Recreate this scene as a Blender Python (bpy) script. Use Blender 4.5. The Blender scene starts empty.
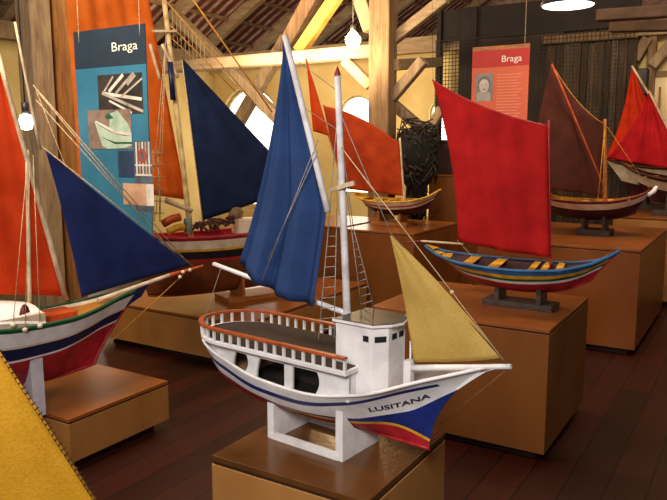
import bpy, bmesh, math, random
from mathutils import Vector, Matrix
random.seed(7)
R = math.radians
scene = bpy.context.scene
COL = scene.collection

# ------------------------------------------------------------------ camera
F_PX = 700.0; HC = 1.55; PITCH = R(8.5); YAW = R(31.5)
cd = bpy.data.cameras.new('camera'); cam = bpy.data.objects.new('camera', cd); COL.objects.link(cam)
cd.sensor_width = 36; cd.lens = F_PX * 36 / 667.0; cd.clip_start = 0.05
cam.location = (0, 0, HC); cam.rotation_euler = (R(90) - PITCH, 0, YAW)
scene.camera = cam

def ray(px, py):
    x = (px - 333.5) / F_PX; y = (250 - py) / F_PX
    f = math.cos(PITCH) + y * math.sin(PITCH); u = -math.sin(PITCH) + y * math.cos(PITCH)
    c, s = math.cos(YAW), math.sin(YAW)
    return Vector((x * c - f * s, x * s + f * c, u))
def atz(px, py, z):
    d = ray(px, py); return Vector((0, 0, HC)) + d * ((z - HC) / d.z)
def atd(px, py, dist):
    d = ray(px, py); return Vector((0, 0, HC)) + d * (dist / math.hypot(d.x, d.y))
def aty(px, py, Y):
    d = ray(px, py); return Vector((0, 0, HC)) + d * (Y / d.y)
def atx(px, py, X):
    d = ray(px, py); return Vector((0, 0, HC)) + d * (X / d.x)

class Frame:
    """vertical centre plane of a boat: local x = heading, y = left, z up from z0"""
    def __init__(s, x, y, z0, hdg):
        s.x, s.y, s.z0, s.h = x, y, z0, hdg
    def L(s, px, py, off=0.0):
        h = Vector((math.cos(s.h), math.sin(s.h), 0)); n = Vector((-h.y, h.x, 0))
        p = Vector((s.x, s.y, 0)) + n * off
        d = ray(px, py); t = p.dot(n) / d.dot(n)
        w = Vector((0, 0, HC)) + d * t
        q = w - Vector((s.x, s.y, s.z0))
        return Vector((q.dot(h), off, q.z))

# ------------------------------------------------------------------ materials
def srgb(h):
    h = h.lstrip('#'); r = []
    for i in (0, 2, 4):
        c = int(h[i:i + 2], 16) / 255
        r.append(c / 12.92 if c <= .04045 else ((c + .055) / 1.055) ** 2.4)
    return (*r, 1)
def new_mat(name):
    m = bpy.data.materials.new(name); m.use_nodes = True
    nt = m.node_tree; b = nt.nodes['Principled BSDF']
    return m, nt, b
def N(nt, t, **kw):
    n = nt.nodes.new(t)
    for k, v in kw.items():
        if k in n.inputs: n.inputs[k].default_value = v
        else: setattr(n, k, v)
    return n
MATS = {}
def mat(name, c1, c2=None, rough=.6, scale=8, bump=.0, stretch=(1, 1, 1), bscale=None, spec=.4, detail=4):
    if name in MATS: return MATS[name]
    m, nt, b = new_mat(name)
    a = srgb(c1); c = srgb(c2) if c2 else tuple(v * .78 for v in a[:3]) + (1,)
    tc = N(nt, 'ShaderNodeTexCoord'); mp = N(nt, 'ShaderNodeMapping'); mp.inputs['Scale'].default_value = stretch
    nt.links.new(tc.outputs['Object'], mp.inputs['Vector'])
    no = N(nt, 'ShaderNodeTexNoise', Scale=scale, Detail=detail, Roughness=.6)
    nt.links.new(mp.outputs['Vector'], no.inputs['Vector'])
    rp = N(nt, 'ShaderNodeValToRGB'); rp.color_ramp.elements[0].color = c; rp.color_ramp.elements[1].color = a
    rp.color_ramp.elements[0].position = .3; rp.color_ramp.elements[1].position = .62
    nt.links.new(no.outputs['Fac'], rp.inputs['Fac']); nt.links.new(rp.outputs['Color'], b.inputs['Base Color'])
    b.inputs['Roughness'].default_value = rough; b.inputs['Specular IOR Level'].default_value = spec
    if bump:
        n2 = N(nt, 'ShaderNodeTexNoise', Scale=bscale or scale * 3, Detail=3); nt.links.new(mp.outputs['Vector'], n2.inputs['Vector'])
        bp = N(nt, 'ShaderNodeBump', Strength=bump, Distance=.02); nt.links.new(n2.outputs['Fac'], bp.inputs['Height'])
        nt.links.new(bp.outputs['Normal'], b.inputs['Normal'])
    MATS[name] = m; return m
def cloth(name, c1, c2, trans=.25, wscale=900):
    if name in MATS: return MATS[name]
    m, nt, b = new_mat(name)
    tc = N(nt, 'ShaderNodeTexCoord')
    no = N(nt, 'ShaderNodeTexNoise', Scale=7, Detail=5); nt.links.new(tc.outputs['Object'], no.inputs['Vector'])
    n2 = N(nt, 'ShaderNodeTexNoise', Scale=260, Detail=2); nt.links.new(tc.outputs['Object'], n2.inputs['Vector'])
    ad = N(nt, 'ShaderNodeMath', operation='ADD'); nt.links.new(no.outputs['Fac'], ad.inputs[0])
    ml = N(nt, 'ShaderNodeMath', operation='MULTIPLY'); ml.inputs[1].default_value = .6; nt.links.new(n2.outputs['Fac'], ml.inputs[0])
    nt.links.new(ml.outputs[0], ad.inputs[1])
    rp = N(nt, 'ShaderNodeValToRGB'); rp.color_ramp.elements[0].color = srgb(c2); rp.color_ramp.elements[1].color = srgb(c1)
    rp.color_ramp.elements[0].position = .55; rp.color_ramp.elements[1].position = 1.0
    nt.links.new(ad.outputs[0], rp.inputs['Fac']); nt.links.new(rp.outputs['Color'], b.inputs['Base Color'])
    b.inputs['Roughness'].default_value = .85; b.inputs['Specular IOR Level'].default_value = .15
    bp = N(nt, 'ShaderNodeBump', Strength=.25, Distance=.004); nt.links.new(n2.outputs['Fac'], bp.inputs['Height']); nt.links.new(bp.outputs['Normal'], b.inputs['Normal'])
    tl = N(nt, 'ShaderNodeBsdfTranslucent'); nt.links.new(rp.outputs['Color'], tl.inputs['Color'])
    mx = N(nt, 'ShaderNodeMixShader'); mx.inputs[0].default_value = trans
    nt.links.new(b.outputs[0], mx.inputs[1]); nt.links.new(tl.outputs[0], mx.inputs[2])
    nt.links.new(mx.outputs[0], nt.nodes['Material Output'].inputs['Surface'])
    MATS[name] = m; return m
def emit(name, c, s):
    m, nt, b = new_mat(name)
    b.inputs['Base Color'].default_value = srgb(c)
    b.inputs['Emission Color'].default_value = srgb(c); b.inputs['Emission Strength'].default_value = s
    return m

M_white = mat('white_paint', '#e9e6e4', '#cfcac8', .45, 14)
M_cream = mat('cream_paint', '#e6d3b8', '#c4a98a', .5, 10)
M_blue = mat('blue_paint', '#1c2f78', '#142258', .4, 20)
M_navy = mat('navy_paint', '#16224f', '#0e1636', .4, 20)
M_red = mat('red_paint', '#b3222c', '#7d141c', .45, 14)
M_dkred = mat('dark_red_paint', '#7c1c22', '#4a0f14', .5, 14)
M_yellow = mat('yellow_paint', '#e0a828', '#a8721a', .5, 12)
M_green = mat('green_paint', '#1f5c3a', '#123822', .5, 12)
M_sky = mat('sky_blue_paint', '#2f6c9c', '#1e4a74', .45, 12)
M_orange = mat('orange_paint', '#c8501e', '#8a3012', .5, 12)
M_maroon = mat('maroon_paint', '#45161a', '#260c0e', .5, 12)
M_black = mat('black_paint', '#15131a', '#09080b', .6, 12)
M_railcap = mat('varnished_rail', '#b4552a', '#7c3416', .35, 30, stretch=(1, 6, 6))
M_deck = mat('brown_deck', '#38261a', '#1e130a', .75, 6, stretch=(2, 26, 6))
M_spar = mat('pale_spar_wood', '#d8c4a4', '#a58a62', .6, 12, .15, (3, 3, 1))
M_whitespar = mat('white_spar', '#dcd6d6', '#b5aaa6', .55, 18, .1)
M_rope = mat('rope_fibre', '#cdb28a', '#9a7c56', .8, 60)
M_greyrope = mat('grey_rope', '#a39a92', '#6c625a', .8, 60)
M_ochrerope = mat('ochre_rope', '#d89a38', '#9a6418', .8, 60)
M_roof = mat('grey_roof_felt', '#3c383a', '#221f20', .4, 25)
M_dark = mat('dark_opening', '#16110f', '#0a0807', .8, 5)
M_tan = mat('tan_wood', '#b06a2c', '#7e4518', .5, 6, .1, (2, 12, 12))
M_beam = mat('old_grey_timber', '#a08868', '#7a6248', .85, 4, .25, (6, 6, 1), 14)
M_beamx = mat('old_grey_timber_level', '#a48c6c', '#80684c', .85, 4, .25, (1, 6, 6), 14)
M_post = mat('brown_timber', '#8e7050', '#664a30', .85, 4, .25, (6, 6, .7), 12)
M_wall = mat('ochre_plaster', '#e0c888', '#d2b470', .9, 2.2, .1)
M_metal = mat('dark_metal', '#3a3432', '#201c1a', .4, 20)
M_netblack = mat('black_net_twine', '#17130f', '#070504', .9, 40)
M_standdark = mat('dark_stand_wood', '#4a3a34', '#2a1e1a', .6, 10, stretch=(2, 10, 10))

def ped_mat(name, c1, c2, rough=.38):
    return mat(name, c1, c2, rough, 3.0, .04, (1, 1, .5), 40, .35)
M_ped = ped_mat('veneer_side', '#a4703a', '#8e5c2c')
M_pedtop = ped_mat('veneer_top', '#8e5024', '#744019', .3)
M_pedtopA = ped_mat('veneer_top_sail_reflection', '#66401f', '#4c2c12', .22)  # veneer darkened: the blue sail's reflection is put into the colour
M_gap = mat('shadow_gap', '#2a1509', '#180b04', .8, 5)

# floor planks
def floor_mat():
    m, nt, b = new_mat('dark_plank_floor')
    tc = N(nt, 'ShaderNodeTexCoord'); mp = N(nt, 'ShaderNodeMapping'); mp.inputs['Rotation'].default_value = (0, 0, R(90))
    nt.links.new(tc.outputs['Object'], mp.inputs['Vector'])
    br = N(nt, 'ShaderNodeTexBrick', Scale=1.0); br.offset = .37
    br.inputs['Brick Width'].default_value = 3.4; br.inputs['Row Height'].default_value = .17
    br.inputs['Mortar Size'].default_value = .004; br.inputs['Mortar Smooth'].default_value = .3
    br.inputs['Color1'].default_value = srgb('#44190c'); br.inputs['Color2'].default_value = srgb('#2c0f07'); br.inputs['Mortar'].default_value = srgb('#150805')
    nt.links.new(mp.outputs['Vector'], br.inputs['Vector'])
    m2 = N(nt, 'ShaderNodeMapping'); m2.inputs['Scale'].default_value = (14, 1.2, 1); nt.links.new(tc.outputs['Object'], m2.inputs['Vector'])
    no = N(nt, 'ShaderNodeTexNoise', Scale=2.2, Detail=6, Roughness=.65); nt.links.new(m2.outputs['Vector'], no.inputs['Vector'])
    rp = N(nt, 'ShaderNodeValToRGB'); rp.color_ramp.elements[0].color = (.45, .42, .4, 1); rp.color_ramp.elements[1].color = (1.15, 1.1, 1.05, 1)
    nt.links.new(no.outputs['Fac'], rp.inputs['Fac'])
    mx = N(nt, 'ShaderNodeMix', data_type='RGBA', blend_type='MULTIPLY'); mx.inputs[0].default_value = 1
    nt.links.new(br.outputs['Color'], mx.inputs[6]); nt.links.new(rp.outputs['Color'], mx.inputs[7])
    nt.links.new(mx.outputs[2], b.inputs['Base Color'])
    b.inputs['Roughness'].default_value = .42; b.inputs['Specular IOR Level'].default_value = .35
    bp = N(nt, 'ShaderNodeBump', Strength=.4, Distance=.01); nt.links.new(br.outputs['Fac'], bp.inputs['Height']); bp.invert = True
    nt.links.new(bp.outputs['Normal'], b.inputs['Normal'])
    return m
def tile_mat():
    m, nt, b = new_mat('clay_roof_tiles')
    tc = N(nt, 'ShaderNodeTexCoord')
    w = N(nt, 'ShaderNodeTexWave', Scale=1.6, Distortion=1.2); w.bands_direction = 'Y'; w.inputs['Detail'].default_value = 2
    nt.links.new(tc.outputs['Object'], w.inputs['Vector'])
    no = N(nt, 'ShaderNodeTexNoise', Scale=5, Detail=6, Roughness=.7); nt.links.new(tc.outputs['Object'], no.inputs['Vector'])
    ml = N(nt, 'ShaderNodeMath', operation='MULTIPLY'); nt.links.new(w.outputs['Fac'], ml.inputs[0]); nt.links.new(no.outputs['Fac'], ml.inputs[1])
    rp = N(nt, 'ShaderNodeValToRGB'); rp.color_ramp.elements[0].color = srgb('#4a2618'); rp.color_ramp.elements[0].position = .1
    rp.color_ramp.elements[1].color = srgb('#c4a898'); rp.color_ramp.elements[1].position = .62
    e = rp.color_ramp.elements.new(.33); e.color = srgb('#8e5238')
    nt.links.new(ml.outputs[0], rp.inputs['Fac']); nt.links.new(rp.outputs['Color'], b.inputs['Base Color'])
    b.inputs['Roughness'].default_value = .9
    bp = N(nt, 'ShaderNodeBump', Strength=.8, Distance=.05); nt.links.new(w.outputs['Fac'], bp.inputs['Height']); nt.links.new(bp.outputs['Normal'], b.inputs['Normal'])
    return m
def net_mat():
    m, nt, b = new_mat('black_netting')
    tc = N(nt, 'ShaderNodeTexCoord')
    sp = N(nt, 'ShaderNodeSeparateXYZ'); nt.links.new(tc.outputs['Object'], sp.inputs[0])
    outs = []
    for ax in ('X', 'Z'):
        a = N(nt, 'ShaderNodeMath', operation='MULTIPLY'); a.inputs[1].default_value = 22; nt.links.new(sp.outputs[ax], a.inputs[0])
        f = N(nt, 'ShaderNodeMath', operation='FRACT'); nt.links.new(a.outputs[0], f.inputs[0])
        l = N(nt, 'ShaderNodeMath', operation='LESS_THAN'); l.inputs[1].default_value = .2; nt.links.new(f.outputs[0], l.inputs[0]); outs.append(l)
    mx = N(nt, 'ShaderNodeMath', operation='MAXIMUM'); nt.links.new(outs[0].outputs[0], mx.inputs[0]); nt.links.new(outs[1].outputs[0], mx.inputs[1])
    nt.links.new(mx.outputs[0], b.inputs['Alpha'])
    b.inputs['Base Color'].default_value = srgb('#2a221a'); b.inputs['Roughness'].default_value = .9
    return m

# ------------------------------------------------------------------ mesh builder
class MB:
    def __init__(s): s.v = []; s.f = []; s.m = []; s.sm = []
    def add(s, vs, fs, mi=0, smooth=False):
        o = len(s.v); s.v += [tuple(v) for v in vs]
        for f in fs: s.f.append([i + o for i in f]); s.m.append(mi); s.sm.append(smooth)
        return s
    def box(s, x0, x1, y0, y1, z0, z1, mi=0):
        vs = [(x, y, z) for z in (z0, z1) for x, y in ((x0, y0), (x1, y0), (x1, y1), (x0, y1))]
        return s.add(vs, [(3, 2, 1, 0), (4, 5, 6, 7), (0, 1, 5, 4), (1, 2, 6, 5), (2, 3, 7, 6), (3, 0, 4, 7)], mi)
    def bar(s, p0, p1, w, h, mi=0, up=(0, 0, 1)):
        p0, p1 = Vector(p0), Vector(p1); d = (p1 - p0).normalized(); up = Vector(up)
        if abs(d.dot(up)) > .98: up = Vector((0, 1, 0))
        a = d.cross(up).normalized() * w / 2; b = a.cross(d).normalized() * h / 2
        vs = [p + a * i + b * j for p in (p0, p1) for i, j in ((-1, -1), (1, -1), (1, 1), (-1, 1))]
        return s.add(vs, [(3, 2, 1, 0), (4, 5, 6, 7), (0, 1, 5, 4), (1, 2, 6, 5), (2, 3, 7, 6), (3, 0, 4, 7)], mi)
    def path(s, pts, r, n=8, mi=0, cap=True):
        pts = [Vector(p) for p in pts]; k = len(pts); rs = r if isinstance(r, (list, tuple)) else [r] * k
        vs = []; ref = None
        for i, p in enumerate(pts):
            d = (pts[min(i + 1, k - 1)] - pts[max(i - 1, 0)]).normalized()
            if ref is None: ref = Vector((0, 0, 1)) if abs(d.z) < .9 else Vector((1, 0, 0))
            a = d.cross(ref).normalized(); b = a.cross(d).normalized(); ref = b
            for j in range(n):
                t = 2 * math.pi * j / n; vs.append(p + (a * math.cos(t) + b * math.sin(t)) * rs[i])
        fs = [(i * n + j, i * n + (j + 1) % n, (i + 1) * n + (j + 1) % n, (i + 1) * n + j) for i in range(k - 1) for j in range(n)]
        s.add(vs, fs, mi, True)
        if cap: s.add(vs[:n], [tuple(range(n))[::-1]], mi); s.add(vs[-n:], [tuple(range(n))], mi)
        return s
    def lathe(s, prof, c=(0, 0, 0), n=16, mi=0):
        vs = [(c[0] + r * math.cos(2 * math.pi * j / n), c[1] + r * math.sin(2 * math.pi * j / n), c[2] + z) for r, z in prof for j in range(n)]
        fs = [(i * n + j, i * n + (j + 1) % n, (i + 1) * n + (j + 1) % n, (i + 1) * n + j) for i in range(len(prof) - 1) for j in range(n)]
        return s.add(vs, fs, mi, True)
    def prism(s, poly, axis, a0, a1, mi=0):
        """poly: 2D points; extruded along axis ('x','y','z')"""
        def P(p, a):
            return {'x': (a, p[0], p[1]), 'y': (p[0], a, p[1]), 'z': (p[0], p[1], a)}[axis]
        n = len(poly); vs = [P(p, a0) for p in poly] + [P(p, a1) for p in poly]
        fs = [tuple(range(n)), tuple(range(2 * n - 1, n - 1, -1))] + [(i, (i + 1) % n + 0, (i + 1) % n + n, i + n) for i in range(n)]
        return s.add(vs, fs, mi)
    def build(s, name, mats, parent=None, bevel=0, normals=True):
        me = bpy.data.meshes.new(name); me.from_pydata(s.v, [], s.f)
        if not isinstance(mats, (list, tuple)): mats = [mats]
        for m in mats: me.materials.append(m)
        me.polygons.foreach_set('material_index', s.m); me.polygons.foreach_set('use_smooth', s.sm)
        if normals:
            bm = bmesh.new(); bm.from_mesh(me)
            bmesh.ops.remove_doubles(bm, verts=bm.verts, dist=1e-5)
            bmesh.ops.recalc_face_normals(bm, faces=bm.faces); bm.to_mesh(me); bm.free()
        me.update()
        o = bpy.data.objects.new(name, me); COL.objects.link(o)
        if parent: o.parent = parent
        if bevel:
            b = o.modifiers.new('bevel', 'BEVEL'); b.width = bevel; b.segments = 2; b.limit_method = 'ANGLE'
        return o

def thing(name, label, cat, loc=(0, 0, 0), rz=0, group=None):
    o = bpy.data.objects.new(name, None); COL.objects.link(o); o.empty_display_size = .05
    o.location = loc; o.rotation_euler = (0, 0, rz)
    return tag(o, label, cat, group)
def tag(o, label, cat, group=None):
    o['label'] = label; o['category'] = cat
    if group: o['group'] = group
    return o
def struct(o): o['kind'] = 'structure'; return o

def fn(pts):
    """smooth monotone interpolation through (u, value) points"""
    xs = [p[0] for p in pts]; ys = [p[1] for p in pts]; n = len(xs)
    d = [(ys[i + 1] - ys[i]) / (xs[i + 1] - xs[i]) for i in range(n - 1)]
    m = [d[0]] + [0 if d[i - 1] * d[i] <= 0 else 2 * d[i - 1] * d[i] / (d[i - 1] + d[i]) for i in range(1, n - 1)] + [d[-1]]
    def f(u):
        if u <= xs[0]: return ys[0]
        if u >= xs[-1]: return ys[-1]
        i = max(j for j in range(n - 1) if xs[j] <= u)
        h = xs[i + 1] - xs[i]; t = (u - xs[i]) / h
        return ((2 * t**3 - 3 * t**2 + 1) * ys[i] + (t**3 - 2 * t**2 + t) * h * m[i] + (-2 * t**3 + 3 * t**2) * ys[i + 1] + (t**3 - t**2) * h * m[i + 1])
    return f
def lerp(a, b, t): return a + (b - a) * t

class Hull:
    def __init__(s, xk, xs, zk, zs, b, e, bands, topmat, q=1.3, th=.007, zd=None, n=44, inm=None):
        s.inm = topmat if inm is None else inm
        s.xk, s.xs = xk, xs; s.zk, s.zs, s.b, s.e = fn(zk), fn(zs), fn(b), fn(e)
        s.bands, s.topmat, s.q, s.th, s.n = bands, topmat, q, th, n
        s.zd = zd or (lambda u: s.zs(u) - .03)
    def pos(s, u, z, inset=0):
        zk, zs = s.zk(u), s.zs(u); v = min(1, max(0, (z - zk) / (zs - zk)))
        x = lerp(lerp(*s.xk, u), lerp(*s.xs, u), v ** s.q)
        y = s.b(u) * v ** s.e(u)
        return Vector((x, max(0, y - inset), z))
    def yat(s, x, z):
        lo, hi = 0, 1
        for _ in range(30):
            m = (lo + hi) / 2
            if s.pos(m, z).x < x: lo = m
            else: hi = m
        return s.pos(lo, z).y
    def build(s, parent, mats, name='hull', sub=4):
        """mats: dict index list; returns hull object"""
        mb = MB(); n = s.n
        nb = len(s.bands)
        for side in (-1, 1):
            cols = []
            for i in range(n + 1):
                u = i / n; zk, zs = s.zk(u), s.zs(u)
                lv = [zk]
                for zf, _ in s.bands: lv.append(min(zs, max(lv[-1], zf(u))))
                lv.append(zs)
                c = []
                for k in range(nb + 1):
                    for j in range(sub):
                        t = j / sub
                        if k == 0: t = t * t
                        c.append(lerp(lv[k], lv[k + 1], t))
                c.append(zs)
                cols.append([s.pos(u, z) for z in c])
            rows = len(cols[0])
            vs = [Vector((p.x, side * p.y, p.z)) for c in cols for p in c]
            for k in range(nb + 1):
                mi = s.bands[k][1] if k < nb else s.topmat
                fs = [(i * rows + r, (i + 1) * rows + r, (i + 1) * rows + r + 1, i * rows + r + 1) for i in range(n) for r in range(k * sub, (k + 1) * sub)]
                mb.add(vs, fs, mi, True)
            # inner bulwark
            ins = []
            for i in range(n + 1):
                u = i / n; zs = s.zs(u); zd = s.zd(u)
                ins.append([s.pos(u, zs), s.pos(u, zs, s.th), s.pos(u, zd, s.th)])
            vs = [Vector((p.x, side * p.y, p.z)) for c in ins for p in c]
            fs = [(i * 3 + r, (i + 1) * 3 + r, (i + 1) * 3 + r + 1, i * 3 + r + 1) for i in range(n) for r in (0, 1)]
            mb.add(vs, fs, s.inm, True)
            # transom
            if s.b(0) > .004:
                c = cols[0]; vs = []; fs = []
                for p in c: vs += [Vector((p.x, side * p.y, p.z)), Vector((p.x, 0, p.z))]
                for k in range(nb + 1):
                    mi = s.bands[k][1] if k < nb else s.topmat
                    mb.add(vs, [(2 * r, 2 * r + 1, 2 * r + 3, 2 * r + 2) for r in range(k * sub, (k + 1) * sub)], mi)
        # drop degenerate faces
        return mb.build(name, mats, parent)
    def deck(s, parent, m, name='deck', u0=0.02, u1=.98, dz=0):
        mb = MB(); n = s.n; vs = []
        for i in range(n + 1):
            u = lerp(u0, u1, i / n); p = s.pos(u, s.zd(u), s.th * .5)
            for t in (-1, -.5, 0, .5, 1): vs.append((p.x, p.y * t, p.z + dz))
        mb.add(vs, [(i * 5 + k, (i + 1) * 5 + k, (i + 1) * 5 + k + 1, i * 5 + k + 1) for i in range(n) for k in range(4)])
        return mb.build(name, m, parent)
    def gunwale(s, parent, m, r=.006, name='gunwale', over=0):
        mb = MB()
        for side in (-1, 1):
            pts = []
            for i in range(s.n + 1):
                u = i / s.n; p = s.pos(u, s.zs(u), s.th * .5); pts.append((p.x, side * p.y, p.z + over))
            mb.path(pts, r, 6)
        return mb.build(name, m, parent)
    def keel(s, parent, m, w=.012, d=.015, name='keel', stem=True):
        mb = MB(); pts = []
        for i in range(25):
            u = i / 24; p = s.pos(u, s.zk(u)); pts.append((p.x, 0, p.z))
        if stem:
            for k in range(1, 7):
                z = lerp(s.zk(1), s.zs(1), k / 6); p = s.pos(1, z); pts.append((p.x, 0, p.z))
        mb.path(pts, w / 2, 6)
        return mb.build(name, m, parent)

def sail(parent, name, corners, m, ctrl=(0, 0, 0, 0), bulge=.03, folds=0, fold_amp=.006, fold_dir='a', yoff=0, n=28, side=-1, ctrlv=None, thick=.0016):
    """Coons patch. corners = [top_left, top_right, bottom_right, bottom_left] local; ctrlv = offsets (x,z) at the middle of top,right,bottom,left edges"""
    c = [Vector(p) for p in corners]
    cv = [a if isinstance(a, list) else Vector((a[0], 0, a[1])) for a in (ctrlv or [(0, 0)] * 4)]
    def edge(p, q, o):
        if not isinstance(o, list): return lambda t: p.lerp(q, t) + o * (4 * t * (1 - t))
        pts = [p] + [Vector(a) for a in o] + [q]; L = [0]
        for a, b in zip(pts, pts[1:]): L.append(L[-1] + (b - a).length)
        def f(t):
            d = t * L[-1]; k = max(i for i in range(len(pts) - 1) if L[i] <= d + 1e-9)
            return pts[k].lerp(pts[k + 1], min(1, (d - L[k]) / (L[k + 1] - L[k])))
        return f
    top, right, bot, left = edge(c[0], c[1], cv[0]), edge(c[1], c[2], cv[1]), edge(c[3], c[2], cv[2]), edge(c[0], c[3], cv[3])
    vs = []; rnd = random.random() * 6
    for j in range(n + 1):
        v = j / n
        for i in range(n + 1):
            u = i / n
            p = (1 - v) * top(u) + v * bot(u) + (1 - u) * left(v) + u * right(v) - ((1 - u) * (1 - v) * c[0] + u * (1 - v) * c[1] + u * v * c[2] + (1 - u) * v * c[3])
            d = bulge * math.sin(math.pi * u) * math.sin(math.pi * min(1, v * .9 + .05))
            if folds:
                t = u if fold_dir == 'a' else v
                w = (v if fold_dir == 'a' else u)
                d += fold_amp * math.sin(folds * 2 * math.pi * t + rnd + 1.5 * w) * (.25 + .75 * w) + .4 * fold_amp * math.sin(folds * 3.7 * math.pi * t + 2 + rnd)
            vs.append(p + Vector((0, yoff + side * d, 0)))
    mb = MB(); w = n + 1
    mb.add(vs, [(j * w + i, j * w + i + 1, (j + 1) * w + i + 1, (j + 1) * w + i) for j in range(n) for i in range(n)], 0, True)
    o = mb.build(name, m, parent)
    if thick:
        so = o.modifiers.new('cloth', 'SOLIDIFY'); so.thickness = thick; so.offset = 0
    return o
def rope(parent, p0, p1, r=.0014, m=None, sag=0, name='rope'):
    p0, p1 = Vector(p0), Vector(p1); k = 8 if sag else 1
    pts = [p0.lerp(p1, i / k) - Vector((0, 0, sag * 4 * (i / k) * (1 - i / k))) for i in range(k + 1)]
    return MB().path(pts, r, 5).build(name, m or M_rope, parent)
def spar(parent, p0, p1, r0, r1=None, m=None, name='mast', n=12):
    p0, p1 = Vector(p0), Vector(p1); r1 = r1 or r0
    pts = [p0.lerp(p1, i / 6) for i in range(7)]
    return MB().path(pts, [lerp(r0, r1, i / 6) for i in range(7)], n).build(name, m or M_spar, parent)
def text_mesh(txt, size, bold=0):
    cu = bpy.data.curves.new('writing', 'FONT'); cu.body = txt; cu.size = size; cu.offset = bold; cu.resolution_u = 4
    o = bpy.data.objects.new('writing', cu); COL.objects.link(o)
    dg = bpy.context.evaluated_depsgraph_get(); me = bpy.data.meshes.new_from_object(o.evaluated_get(dg))
    bpy.data.objects.remove(o); return me

# ------------------------------------------------------------------ the building
BX0, BY1, WT, EZ, SL = -7.8, 9.0, 2.9, 2.85, .6
mb = MB(); mb.box(-8.2, 5, -3, 9.4, -.1, 0); struct(mb.build('floor', floor_mat()))

def arch_wall(name, axis, base, a0, a1, ztop, openings, thick=.2):
    """wall in the plane axis=base with arched openings [(a_left, a_right, sill, spring)]"""
    mb = MB()
    def P(a, z, d): return (a, base + d, z) if axis == 'y' else (base - d, a, z)
    def quad(pts): 
        n = len(pts); vs = [P(a, z, 0) for a, z in pts] + [P(a, z, thick) for a, z in pts]
        mb.add(vs, [tuple(range(n)), tuple(range(2 * n - 1, n - 1, -1))] + [(i, (i + 1) % n, (i + 1) % n + n, i + n) for i in range(n)])
    cur = a0
    for l, r, sill, spring in sorted(openings):
        quad([(cur, 0), (l, 0), (l, ztop), (cur, ztop)])
        if sill > 0: quad([(l, 0), (r, 0), (r, sill), (l, sill)])
        rad = (r - l) / 2; c = (l + r) / 2; k = 12
        for i in range(k):
            t0, t1 = math.pi * (1 - i / k), math.pi * (1 - (i + 1) / k)
            p = [(c + rad * math.cos(t0), spring + rad * .9 * math.sin(t0)), (c + rad * math.cos(t1), spring + rad * .9 * math.sin(t1))]
            quad([p[0], p[1], (p[1][0], ztop), (p[0][0], ztop)])
        cur = r
    quad([(cur, 0), (a1, 0), (a1, ztop), (cur, ztop)])
    return struct(mb.build(name, M_wall))
M_pane = emit('daylight_pane', '#fff6e2', 3.2)
M_frame = mat('window_frame_wood', '#cdbb96', '#9a8660', .6, 8)
def wx(px): return aty(px, 100, BY1).x
wins = [(wx(222), wx(277), .5, 1.98), (wx(338), wx(374), .78, 2.0), (wx(429), wx(452), .48, 2.0)]
door = (wx(652), wx(652) + .95, 0, 1.7)
arch_wall('wall_back', 'y', BY1, BX0, 5, WT, wins)
ly = [atx(x, 100, BX0).y for x in (66, 96)]
arch_wall('wall_left', 'x', BX0, -3, BY1 + .2, WT, [(ly[0], ly[1], .5, 1.95)])
def window(n, axis, base, l, r, sill, spring):
    k = 12; rad = (r - l) / 2; c = (l + r) / 2
    def P(a, z, d): return (a, base + d, z) if axis == 'y' else (base - d, a, z)
    out = [(l, sill), (r, sill)] + [(c + rad * math.cos(math.pi * i / k), spring + rad * .9 * math.sin(math.pi * i / k)) for i in range(k + 1)]
    f = MB(); m = len(out)
    inn = [(c + (a - c) * .9, spring + (z - spring) * (.93 if z < spring else .9)) for a, z in out]
    vs = [P(a, z, d) for d in (.06, .12) for ring in (out, inn) for a, z in ring]
    for i in range(m):
        j = (i + 1) % m
        f.add(vs, [(i, j, m + j, m + i), (2 * m + i, 2 * m + j, 3 * m + j, 3 * m + i), (m + i, m + j, 3 * m + j, 3 * m + i)])
    fo = struct(f.build('window_%d' % n, M_frame))
    p = MB(); p.add([P(a, z, .1) for a, z in inn], [tuple(range(m))]); p.build('pane', M_pane, fo)
for i, w in enumerate(wins): window(i + 1, 'y', BY1, *w)
window(4, 'x', BX0, ly[0], ly[1], .5, 1.95)
# far right cream doorway panel
p0, p1 = aty(652, 78, BY1 - .02), aty(680, 240, BY1 - .02)
d_ = MB(); d_.box(p0.x, p0.x + .75, BY1 - .05, BY1 - .005, 0.0, p0.z); do = struct(d_.build('door_1', mat('cream_door', '#f2dfae', '#e2c88c', .6, 3)))
d_ = MB()
d_.box(p0.x - .07, p0.x, BY1 - .06, BY1 - .004, 0, p0.z + .07); d_.box(p0.x, p0.x + .82, BY1 - .06, BY1 - .004, p0.z, p0.z + .07)
d_.build('door_frame', M_post, do)

# roof: plane rising towards +x, then falling
rf = MB()
RX, RZ = .2, EZ + SL * (.2 + 8.2)
rf.add([(-8.4, -3, EZ - .12), (RX, -3, RZ), (RX, 15, RZ), (-8.4, 15, EZ - .12)], [(0, 1, 2, 3)])
rf.add([(RX, -3, RZ), (9, -3, EZ - .12), (9, 15, EZ - .12), (RX, 15, RZ)], [(0, 1, 2, 3)])
rf.add([(-8.4, 15, 0), (9, 15, 0), (RX, 15, RZ), (-8.4, 15, EZ - .12)], [(0, 1, 2, 3)])
struct(rf.build('ceiling', tile_mat()))
def rz_at(x): return EZ - .12 + (RZ - EZ + .12) * (x + 8.4) / (RX + 8.4)
y = 0.6; k = 1
while y < 15:
    r_ = MB(); r_.bar((-8.2, y, rz_at(-8.2) - .09), (RX, y, rz_at(RX) - .09), .11, .16)
    struct(r_.build('trim_%d' % k, M_beamx)); k += 1; y += 1.15
x = -8.0
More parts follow.
